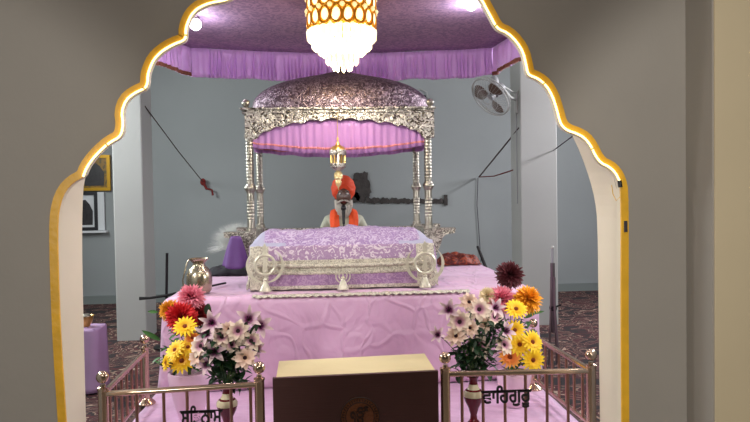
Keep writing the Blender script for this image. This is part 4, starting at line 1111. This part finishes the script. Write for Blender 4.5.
# purple cloth bag hanging at the bracket
g0 = P(236, 238, 5.0)
def bag_fn(u, v):
    a = 2*PI*u; r = 0.035+0.062*(v**0.8)+0.008*math.sin(a*6+2)*v
    zt_, zb_ = P(236, 236, 5.0).z, P(236, 266.5, 5.0).z
    return (g0.x+r*math.cos(a)*1.0-0.002*v, 4.98+r*0.7*math.sin(a), zt_+(zb_-zt_)*v+0.012*math.cos(a*2)*v)
tag(MB().grid(48, 16, bag_fn).build('purple_cloth_bag', M['purple_bag'], solid=0.004, angle=80), 'deep purple gathered cloth hanging from the silver bracket near the pot', 'cloth')
# white hair whisk
wc = P(238, 250, 5.95)
wk = empty('hair_whisk', (wc.x, 5.95, PLAT+0.01), 'soft white hair whisk fanned out behind the purple hanging cloth', 'whisk')
MB().lathe([(0.05, PLAT+0.01), (0.05, PLAT+0.03), (0.02, PLAT+0.05), (0.018, PLAT+0.16), (0.026, PLAT+0.18), (0.02, PLAT+0.20)], (wc.x, 5.95, 0), 16).build('handle', M['silver'], wk)
mb = MB(); rng = random.Random(5)
base = Vector((wc.x, 5.95, PLAT+0.19))
for i in range(2600):
    a = PI*rng.uniform(0.02, 0.98); L_ = rng.uniform(0.22, 0.31); dy = rng.uniform(-0.10, 0.10)
    d = Vector((math.cos(a), dy*3, math.sin(a)*1.05)).normalized()
    dr_ = rng.uniform(0.04, 0.16)
    p0 = base; p1 = base+d*L_*0.6; p2 = base+d*L_+Vector((d.x*0.02, 0, -dr_*0.4)); 
    w = Vector((0.0022, 0, 0.0))
    mb.add([p0-w, p0+w, p1+w, p1-w, p2], [(0, 1, 2, 3), (3, 2, 4)])
pl = mb.build('hair', M['plume'], wk); pl['kind'] = 'stuff'

# cloth-covered table at the side with a brass bowl
ta, tb = P(50, 331, 5.2), P(96, 331, 5.2)
TZ = ta.z
tag(MB().box(((ta.x+tb.x)/2-0.1, 5.33, TZ/2-0.01), (tb.x-ta.x+0.1, 0.20, TZ-0.03)).build('side_table', M['dark_wood'], smooth=False), 'small table under the violet cloth beside the arch', 'table')
tag(folded_cloth_box(ta.x-0.2, tb.x, 5.2, 5.45, 0.02, TZ, M['violet_cloth'], 'side_table_cloth', amp=0.008, seed=9, flare=0.012, rad=0.02), 'violet cloth covering the small table beside the arch', 'cloth')
bc = P(86, 324, 5.32)
bw = empty('brass_bowl', (bc.x, 5.32, TZ+0.006), 'small shiny brass bowl standing on the violet covered table', 'bowl')
z_ = TZ+0.006
MB().lathe([(0.03, z_), (0.034, z_+0.012), (0.05, z_+0.04), (0.058, z_+0.075), (0.062, z_+0.085), (0.054, z_+0.08), (0.04, z_+0.03)], (bc.x, 5.32, 0), 24).build('bowl_body', M['gold'], bw)
MB().ball((bc.x, 5.32, z_+0.075), 0.045, 16, sc=(1, 1, 0.6)).build('bowl_lid', M['silver'], bw)

# ------------------------------------------------------------------ vases
def maroon_vase(x, y, label):
    zb = STEP+0.018
    v = empty('flower_vase', (x, y, zb), label, 'vase')
    zt = P(473, 376, y).z if x > 0 else P(227, 386, y).z
    H = zt-zb
    MB().lathe([(0.052, zb), (0.054, zb+0.006), (0.04, zb+0.018), (0.02, zb+0.045), (0.018, zb+0.07), (0.03, zb+0.11), (0.05, zb+0.15), (0.056, zb+0.175)], (x, y, 0), 28).build('body', M['vase_maroon'], v)
    MB().lathe([(0.0565, zb+0.174), (0.056, zb+0.19), (0.047, zb+0.205)], (x, y, 0), 28).build('shoulder_band', M['vase_cream'], v)
    MB().lathe([(0.047, zb+0.204), (0.036, zb+0.213)], (x, y, 0), 28).build('dark_ring', M['vase_maroon'], v)
    MB().lathe([(0.036, zb+0.212), (0.027, zb+0.225), (0.024, zb+0.24)], (x, y, 0), 28).build('neck_band', M['vase_cream'], v)
    MB().lathe([(0.024, zb+0.239), (0.023, H+zb-0.015), (0.034, H+zb), (0.028, H+zb), (0.018, H+zb-0.02)], (x, y, 0), 28).build('neck', M['vase_maroon'], v)
    return Vector((x, y, zt))
def white_vase(x, y, ztop, r, label):
    zb = STEP+0.018
    v = empty('flower_vase', (x, y, zb), label, 'vase')
    H = ztop-zb
    MB().lathe([(r*0.5, zb), (r*0.55, zb+0.01), (r*0.72, zb+H*0.3), (r*0.95, zb+H*0.75), (r, zb+H*0.93), (r*0.97, zb+H), (r*0.90, zb+H), (r*0.88, zb+H*0.9), (r*0.6, zb+H*0.3)], (x, y, 0), 32).build('bowl', M['vase_white'], v)
    MB().lathe([(r*0.88, zb+H*0.72), (0.004, zb+H*0.74)], (x, y, 0), 24).build('filling', M['vase_cream'], v)
    return Vector((x, y, ztop))
VLf = maroon_vase(P(227, 400, 3.52).x, 3.52, 'maroon vase with cream bands holding the mauve lilies and blush daisies')
VRf = maroon_vase(P(473.5, 400, 3.52).x, 3.52, 'maroon vase with cream bands by the lettering nearest the beige pilaster')
VLr = white_vase(P(190, 385, 3.85).x, 3.85, P(190, 371, 3.85).z, 0.125, 'wide white bowl vase holding the red and yellow blooms')
VRr = white_vase(P(514, 385, 3.85).x, 3.85, P(514, 372, 3.85).z, 0.105, 'wide white bowl vase holding the orange and maroon blooms')

# ------------------------------------------------------------------ flowers
def petal(mb, L, W, base, yaw, pitch, curl=0.5, cup=0.25, nu=5, point=1.0):
    """one petal from the heart outwards; pitch 0 lies flat, pi/2 stands up"""
    R_ = Matrix.Rotation(yaw, 3, 'Z')
    nv = 2
    pts = []
    p = Vector((base, 0, 0)); a = pitch
    for i in range(nu+1):
        t = i/nu; w = W*(math.sin(PI*min(1, 0.12+0.88*t)**point)**0.75 if t < 1 else 0.06)
        w = max(w, W*0.06)
        for j in range(nv+1):
            s = j/nv*2-1
            q = p+Vector((0, s*w/2, 0))+Vector((-math.sin(a), 0, math.cos(a)))*(cup*w*0.5*s*s)
            pts.append(R_ @ q)
        p = p+Vector((math.cos(a), 0, math.sin(a)))*(L/nu); a -= curl/nu
    fs = [(i*(nv+1)+j, (i+1)*(nv+1)+j, (i+1)*(nv+1)+j+1, i*(nv+1)+j+1) for i in range(nu) for j in range(nv)]
    mb.add(pts, fs)
PROTO = {}
def proto(key, fn, m):
    mb = MB(); fn(mb)
    me = bpy.data.meshes.new(key); me.from_pydata([tuple(v) for v in mb.v], [], mb.f); me.materials.append(m)
    me.polygons.foreach_set('use_smooth', [True]*len(me.polygons)); me.update()
    PROTO[key] = me
def mum(mb, seed=0, n=5, W=0.21):
    r = random.Random(seed)
    for k in range(n+2):
        pit = math.radians(84-k*19); cnt = 8+k*6 if k < 5 else 32
        for i in range(cnt):
            petal(mb, 0.95*(0.82+0.18*r.random())*(0.86+0.02*k), W, 0.03, 2*PI*(i+0.5*(k % 2))/cnt+r.uniform(-.08, .08), pit+r.uniform(-.12, .12), 0.25, 0.7, 4, 0.9)
def gerb(mb, seed=0):
    r = random.Random(seed)
    for k in range(3):
        cnt = (17, 15, 11)[k]
        for i in range(cnt): petal(mb, (0.86, 0.72, 0.42)[k]*(0.94+0.1*r.random()), 0.24, 0.1, 2*PI*(i+0.5*k)/cnt+r.uniform(-.05, .05), (0.10, 0.28, 0.55)[k]+r.uniform(-.06, .06), 0.35, 0.2)
def daisy(mb, seed=0):
    r = random.Random(seed)
    for k in range(2):
        for i in range(7): petal(mb, (0.9, 0.72)[k]*(0.88+0.14*r.random()), 0.42, 0.07, 2*PI*(i+0.5*k)/7+r.uniform(-.1, .1), (0.12, 0.5)[k]+r.uniform(-.15, .15), 0.6, 0.3, 5, 1.0)
def lily(mb, seed=0):
    r = random.Random(seed)
    for k in range(2):
        for i in range(3): petal(mb, (1.02, 0.96)[k], (0.30, 0.42)[k], 0.04, 2*PI*(i+0.5*k)/3+r.uniform(-.1, .1), 0.95+r.uniform(-.1, .1), 1.1, 0.4, 6, 1.0)
for nm, mm in (('pink', 'pet_pink'), ('red', 'pet_red'), ('maroon', 'pet_maroon'), ('crimson', 'pet_crimson'), ('orange', 'pet_orange'), ('amber', 'pet_amber'), ('cream', 'pet_cream')):
    proto('mum_'+nm, lambda mb, nm=nm: mum(mb, len(nm)), M[mm])
for nm, mm in (('yellow', 'pet_yellow'), ('tangerine', 'pet_tanger')):
    proto('gerbera_'+nm, lambda mb, nm=nm: gerb(mb, len(nm)), M[mm])
proto('daisy_cream', lambda mb: daisy(mb, 3), M['pet_white']); proto('daisy_blush', lambda mb: daisy(mb, 4), M['pet_blush'])
proto('lily', lambda mb: lily(mb, 5), M['pet_lily'])
def centre(mb, r=0.17): mb.ball((0, 0, 0.05), r, 14, sc=(1, 1, 0.5))
proto('heart_orange', lambda mb: centre(mb), M['heart_orange']); proto('heart_dark', lambda mb: centre(mb, 0.15), M['heart_dark'])
def stamens(mb):
    for i in range(5): mb.tube([(0, 0, 0.02), (0.16*math.cos(i*1.26), 0.16*math.sin(i*1.26), 0.5)], [0.02, 0.035], 5)
proto('stamens', stamens, M['heart_dark'])
NAMES = {'mum': 'chrysanthemum', 'gerbera': 'gerbera', 'daisy': 'daisy', 'lily': 'lily'}
frng = random.Random(21)
def leaf_blade(mb, p, d, L, W, up_=Vector((0, 0, 1)), bend=0.5):
    d = d.normalized(); s = d.cross(up_)
    if s.length < 1e-3: s = Vector((1, 0, 0))
    s.normalize(); n = s.cross(d)
    pts = []; q = p.copy(); nu = 5
    for i in range(nu+1):
        t = i/nu; w = W*max(0.03, math.sin(PI*min(1, 0.08+0.92*t))**0.8)
        pts += [q-s*w/2+n*w*0.15, q, q+s*w/2+n*w*0.15]
        q = q+(d-n*bend*t*0.8).normalized()*L/nu
    mb.add(pts, [(i*3+j, (i+1)*3+j, (i+1)*3+j+1, i*3+j+1) for i in range(nu) for j in range(2)])
def flower(key, px_, py_, r_px, Y, vase, label, face=None, group=None, leaf=False):
    kind = key.split('_')[0]
    c = P(px_, py_, Y); R_ = r_px*Y/F*{'mum': 1.2, 'gerbera': 1.14, 'daisy': 1.22, 'lily': 1.3}[kind]
    o = empty(NAMES[kind], vase, label, 'flower', group)
    if face is None:
        d = Vector((c.x-vase.x, (c.y-vase.y)*0.6, 0)); d = d.normalized()*min(1, (c.xy-vase.xy).length*4) if d.length > 1e-6 else d
        f_ = Vector((d.x*0.6, -1.0+0.1*d.y, 0.45))+Vector((frng.uniform(-.15, .15), 0, frng.uniform(-.15, .15)))
    else: f_ = Vector(face)
    q = f_.normalized().to_track_quat('Z', 'Y').to_matrix() @ Matrix.Rotation(frng.uniform(0, 6.28), 3, 'Z')
    fr0 = f_.normalized()
    back_ = c - fr0*R_*(0.35 if kind == 'mum' else 0.0)
    if kind == 'lily': back_ = c-fr0*R_*0.5
    p = bpy.data.objects.new('petals', PROTO[key]); COL.objects.link(p); p.parent = o
    MX = Matrix.Translation(back_-vase) @ q.to_4x4() @ Matrix.Scale(R_, 4); p.matrix_local = MX
    hk = {'gerbera': 'heart_orange', 'daisy': 'heart_dark', 'lily': 'stamens'}.get(kind)
    if hk:
        h = bpy.data.objects.new('flower_heart', PROTO[hk]); COL.objects.link(h); h.parent = o; h.matrix_local = MX
    c0 = back_-fr0*0.004; v0 = vase+Vector((frng.uniform(-.008, .008), frng.uniform(-.008, .008), -0.02))
    m1 = v0+Vector((0, 0, (c0.z-v0.z)*0.45))+Vector(((c0.x-v0.x)*0.25, 0, 0)); m2 = c0-fr0*min(0.05, R_)
    pts = []
    for i in range(11):
        t = i/10; pts.append(v0*(1-t)**3+m1*3*t*(1-t)**2+m2*3*t*t*(1-t)+c0*t**3)
    MB().tube(pts, 0.0026, 6).lathe([(0.002, -R_*0.16), (R_*0.14, -R_*0.05), (R_*0.16, 0.0)], tuple(back_), 10, rot=fr0.to_track_quat('Z', 'Y').to_matrix()).build('stem', M['stem'], o)
    if leaf:
        mb = MB(); i = 6
        for s in (-1, 1): leaf_blade(mb, pts[i], Vector((s*0.9, -0.2, 0.5)), 0.07, 0.022)
        mb.build('leaf', M['leaf'], o)
    return o
FR_, RE_ = 3.55, 3.85
# --- blooms in the white bowl vase, pink table side
T = [('mum_pink', 191, 294, 14, 'pink chrysanthemum topmost above the red bloom', (0.1, -0.75, 0.65)), ('mum_amber', 168, 310, 11.5, 'amber chrysanthemum peeping out behind the bright red bloom', None),
     ('mum_red', 179, 316, 16.5, 'bright red chrysanthemum above a yellow gerbera', None), ('mum_crimson', 199, 313, 12, 'dark crimson chrysanthemum just below the pink one', None),
     ('gerbera_yellow', 185, 326.5, 11.5, 'bright yellow gerbera directly below the red chrysanthemum', (0.05, -0.8, 0.75)), ('gerbera_yellow', 175, 350, 11, 'yellow gerbera at the outer edge below the red chrysanthemum', (-0.5, -0.7, 0.7)),
     ('gerbera_yellow', 182, 361, 13, 'lowest large yellow gerbera above the white bowl vase', (-0.1, -0.8, 0.7)), ('gerbera_yellow', 188, 347, 9.5, 'small yellow gerbera tucked beside the mauve lilies', (0.1, -1, 0.6)),
     ('gerbera_yellow', 166, 363, 8.5, 'drooping yellow gerbera furthest out over the white bowl vase', (-0.9, -0.6, 0.2)), ('gerbera_tangerine', 192.5, 338, 7.5, 'small tangerine gerbera between yellow ones and cream blooms', None)]
for i, (k, x, y, r, lab, fc_) in enumerate(T):
    flower(k, x, y, r, RE_-(0.15 if k.startswith('gerb') else (0.06 if 'red' in k or 'orange' in k else 0.0))-0.02*(i % 3), VLr, lab, fc_, leaf=(i % 3 == 0))
# --- mauve lilies and cream daisies, maroon vase, same side
T = [('lily', 211, 322, 12, 'mauve lily rising topmost beside the crimson chrysanthemum'), ('lily', 205, 333, 11, 'cream and mauve lily just under the crimson chrysanthemum'), ('daisy_cream', 201, 346, 11.5, 'cream daisy at the edge touching the yellow gerberas'),
     ('daisy_blush', 197, 357, 9, 'small blush daisy lowest at the gerbera edge'), ('lily', 214, 351, 12, 'large mauve lily in the heart of the cream blooms'), ('daisy_cream', 222, 337, 11.5, 'cream daisy in the middle of the upper row of cream blooms'),
     ('lily', 249, 318, 12.5, 'purple throated lily standing tall above the bouquet'), ('lily', 261, 325, 12, 'purple lily reaching furthest towards the brown box'), ('daisy_cream', 238, 331, 11.5, 'cream daisy just below the tall purple throated lily'),
     ('daisy_blush', 229, 329, 8.5, 'small blush daisy between the two upper cream daisies'), ('daisy_cream', 251, 341, 11, 'cream daisy on the side of the ball finial'), ('lily', 257, 349, 9, 'short pale lily hanging above the gate finial'),
     ('daisy_blush', 245, 358, 11.5, 'blush daisy low on the dark green leaves'), ('daisy_cream', 232, 345, 9, 'cream daisy over the middle of the green leaves'), ('lily', 205, 364, 10, 'mauve lily low at the gerbera side of the maroon vase'), ('lily', 220, 362, 9.5, 'mauve lily lowest over the dark green leaves')]
for i, (k, x, y, r, lab) in enumerate(T): flower(k, x, y, r, FR_-0.04+0.03*(i % 4), VLf, lab, group='mauve and cream flowers in the maroon vase of the pink table side', leaf=(i % 3 == 1))
# --- blooms in the other white bowl vase
T = [('mum_maroon', 511.5, 273.5, 15, 'dark maroon round chrysanthemum topmost of all the blooms', (0.0, -1, 0.4)), ('mum_pink', 502, 295, 15.5, 'pink chrysanthemum directly below the dark maroon one', (-0.1, -0.6, 0.8)), ('mum_orange', 530, 295, 15.5, 'large orange chrysanthemum next to the folded stand', (0.2, -0.6, 0.8)),
     ('mum_cream', 487, 295, 9.5, 'small cream chrysanthemum beside the pink one', None), ('gerbera_yellow', 516, 309, 11.5, 'yellow gerbera just under the orange chrysanthemum', (0, -0.8, 0.75)), ('gerbera_yellow', 515, 330, 10.5, 'partly hidden yellow gerbera in the middle of the yellow row', (-0.3, -0.9, 0.4)),
     ('gerbera_yellow', 519.5, 344.5, 12, 'yellow gerbera with rust heart in the centre of the low cluster', (0, -1, 0.3)), ('gerbera_yellow', 532.5, 342, 12, 'outermost yellow gerbera with petals over the side rail', (0.35, -0.9, 0.4)), ('gerbera_yellow', 533, 360, 12.5, 'lowest yellow gerbera beside the side rail', (0.1, -1, 0.1)),
     ('gerbera_tangerine', 510, 357, 11.5, 'orange tinged gerbera low against the cream daisies', (-0.1, -1, 0.3))]
for i, (k, x, y, r, lab, fc_) in enumerate(T):
    flower(k, x, y, r, RE_-(0.15 if k.startswith('gerb') else (0.06 if 'red' in k or 'orange' in k else 0.0))-0.02*(i % 3), VRr, lab, fc_, leaf=(i % 3 == 0))
T = [('daisy_cream', 459.5, 322, 12.5, 'cream daisy with dark heart facing the brown box'), ('daisy_cream', 479, 309.5, 12.5, 'cream daisy high in the bouquet below the cream chrysanthemum'), ('daisy_blush', 469, 302, 10, 'blush daisy topmost of the cream bouquet'),
     ('daisy_cream', 494, 317, 11.5, 'cream daisy against the yellow gerberas'), ('daisy_blush', 456, 336, 11, 'blush daisy low on the side of the brown box'), ('lily', 437, 334.5, 8.5, 'single pale lily on a long stem reaching out over the brown box'),
     ('daisy_cream', 479, 346, 13.5, 'large cream daisy with dark heart over the dark leaves'), ('daisy_cream', 504, 345, 11, 'cream daisy touching the tangerine gerbera'), ('lily', 448.5, 309, 11, 'purple hearted lily at the outer top near the khanda'),
     ('lily', 497, 307, 10, 'purple lily under the pink chrysanthemum'), ('lily', 508, 330, 10, 'pale mauve lily beside the yellow gerberas'), ('daisy_blush', 485, 324, 9, 'small blush daisy in the middle of the cream bouquet'), ('daisy_blush', 470, 328, 9.5, 'small blush daisy over the dark leaves on the box side')]
for i, (k, x, y, r, lab) in enumerate(T): flower(k, x, y, r, FR_-0.04+0.03*(i % 4), VRf, lab, group='cream and mauve flowers in the maroon vase by the brown box', leaf=(i % 3 == 1))
# --- foliage bunches
def foliage(vase, boxes, Y, label, extra=(), m='leaf_dark', seed=3):
    r = random.Random(seed); mb = MB()
    n_all = 0
    for (x0, y0, x1, y1, n) in boxes:
        for i in range(n):
            p = P(r.uniform(x0, x1), r.uniform(y0, y1), Y+r.uniform(-.05, .06))
            d = Vector((r.uniform(-1, 1), r.uniform(-1, .3), r.uniform(-.5, .9)))
            leaf_blade(mb, p, d, r.uniform(.045, .08), r.uniform(.02, .034), bend=r.uniform(0, .8))
    for (x, y, dx_, dz_, L_, W_) in extra:
        leaf_blade(mb, P(x, y, Y+0.02), Vector((dx_, -0.1, dz_)), L_, W_, up_=Vector((0, -1, 0.3)), bend=0.1)
    for k in range(6): mb.tube([vase+Vector((0, 0, -0.02)), vase+Vector((r.uniform(-.05, .05), r.uniform(-.03, .03), 0.08))], 0.003, 5)
    o = mb.build('leaf_bunch', M[m], None, origin=tuple(vase), angle=180)
    return tag(o, label, 'foliage', None, 'stuff')
foliage(VLf, [(211, 350, 245, 385, 260), (200, 345, 252, 362, 60), (205, 325, 252, 350, 60)], 3.57, 'dark green leaves around the mouth of the maroon vase with lilies', extra=((250, 336, 0.6, 0.9, 0.09, 0.035), (206, 314, 0.2, 1.0, 0.06, 0.03)), seed=3)
foliage(VLr, [(160, 345, 205, 371, 90), (175, 325, 205, 350, 70)], 3.87, 'green leaves among the yellow gerberas over the white bowl vase', m='leaf', extra=((158, 312, -1, 0.1, 0.06, 0.02), (208, 318, 0.1, 1, 0.09, 0.035), (160, 340, -0.8, 0.5, 0.12, 0.03)), seed=4)
foliage(VRf, [(457, 345, 489, 374, 260), (460, 320, 500, 350, 110)], 3.57, 'dark green leaves around the mouth of the maroon vase with daisies', extra=((457, 353, -1, -0.05, 0.08, 0.022), (488, 333, 0.5, 0.8, 0.06, 0.035), (494, 328, 0.6, 0.4, 0.07, 0.04)), seed=5)
foliage(VRr, [(500, 320, 530, 370, 120)], 3.88, 'green leaves among the yellow gerberas beside the side rail', m='leaf', extra=((527, 314, 1.0, 0.15, 0.11, 0.022), (524, 318, 0.9, 0.35, 0.08, 0.02), (500, 278, -0.7, 0.8, 0.06, 0.008)), seed=6)
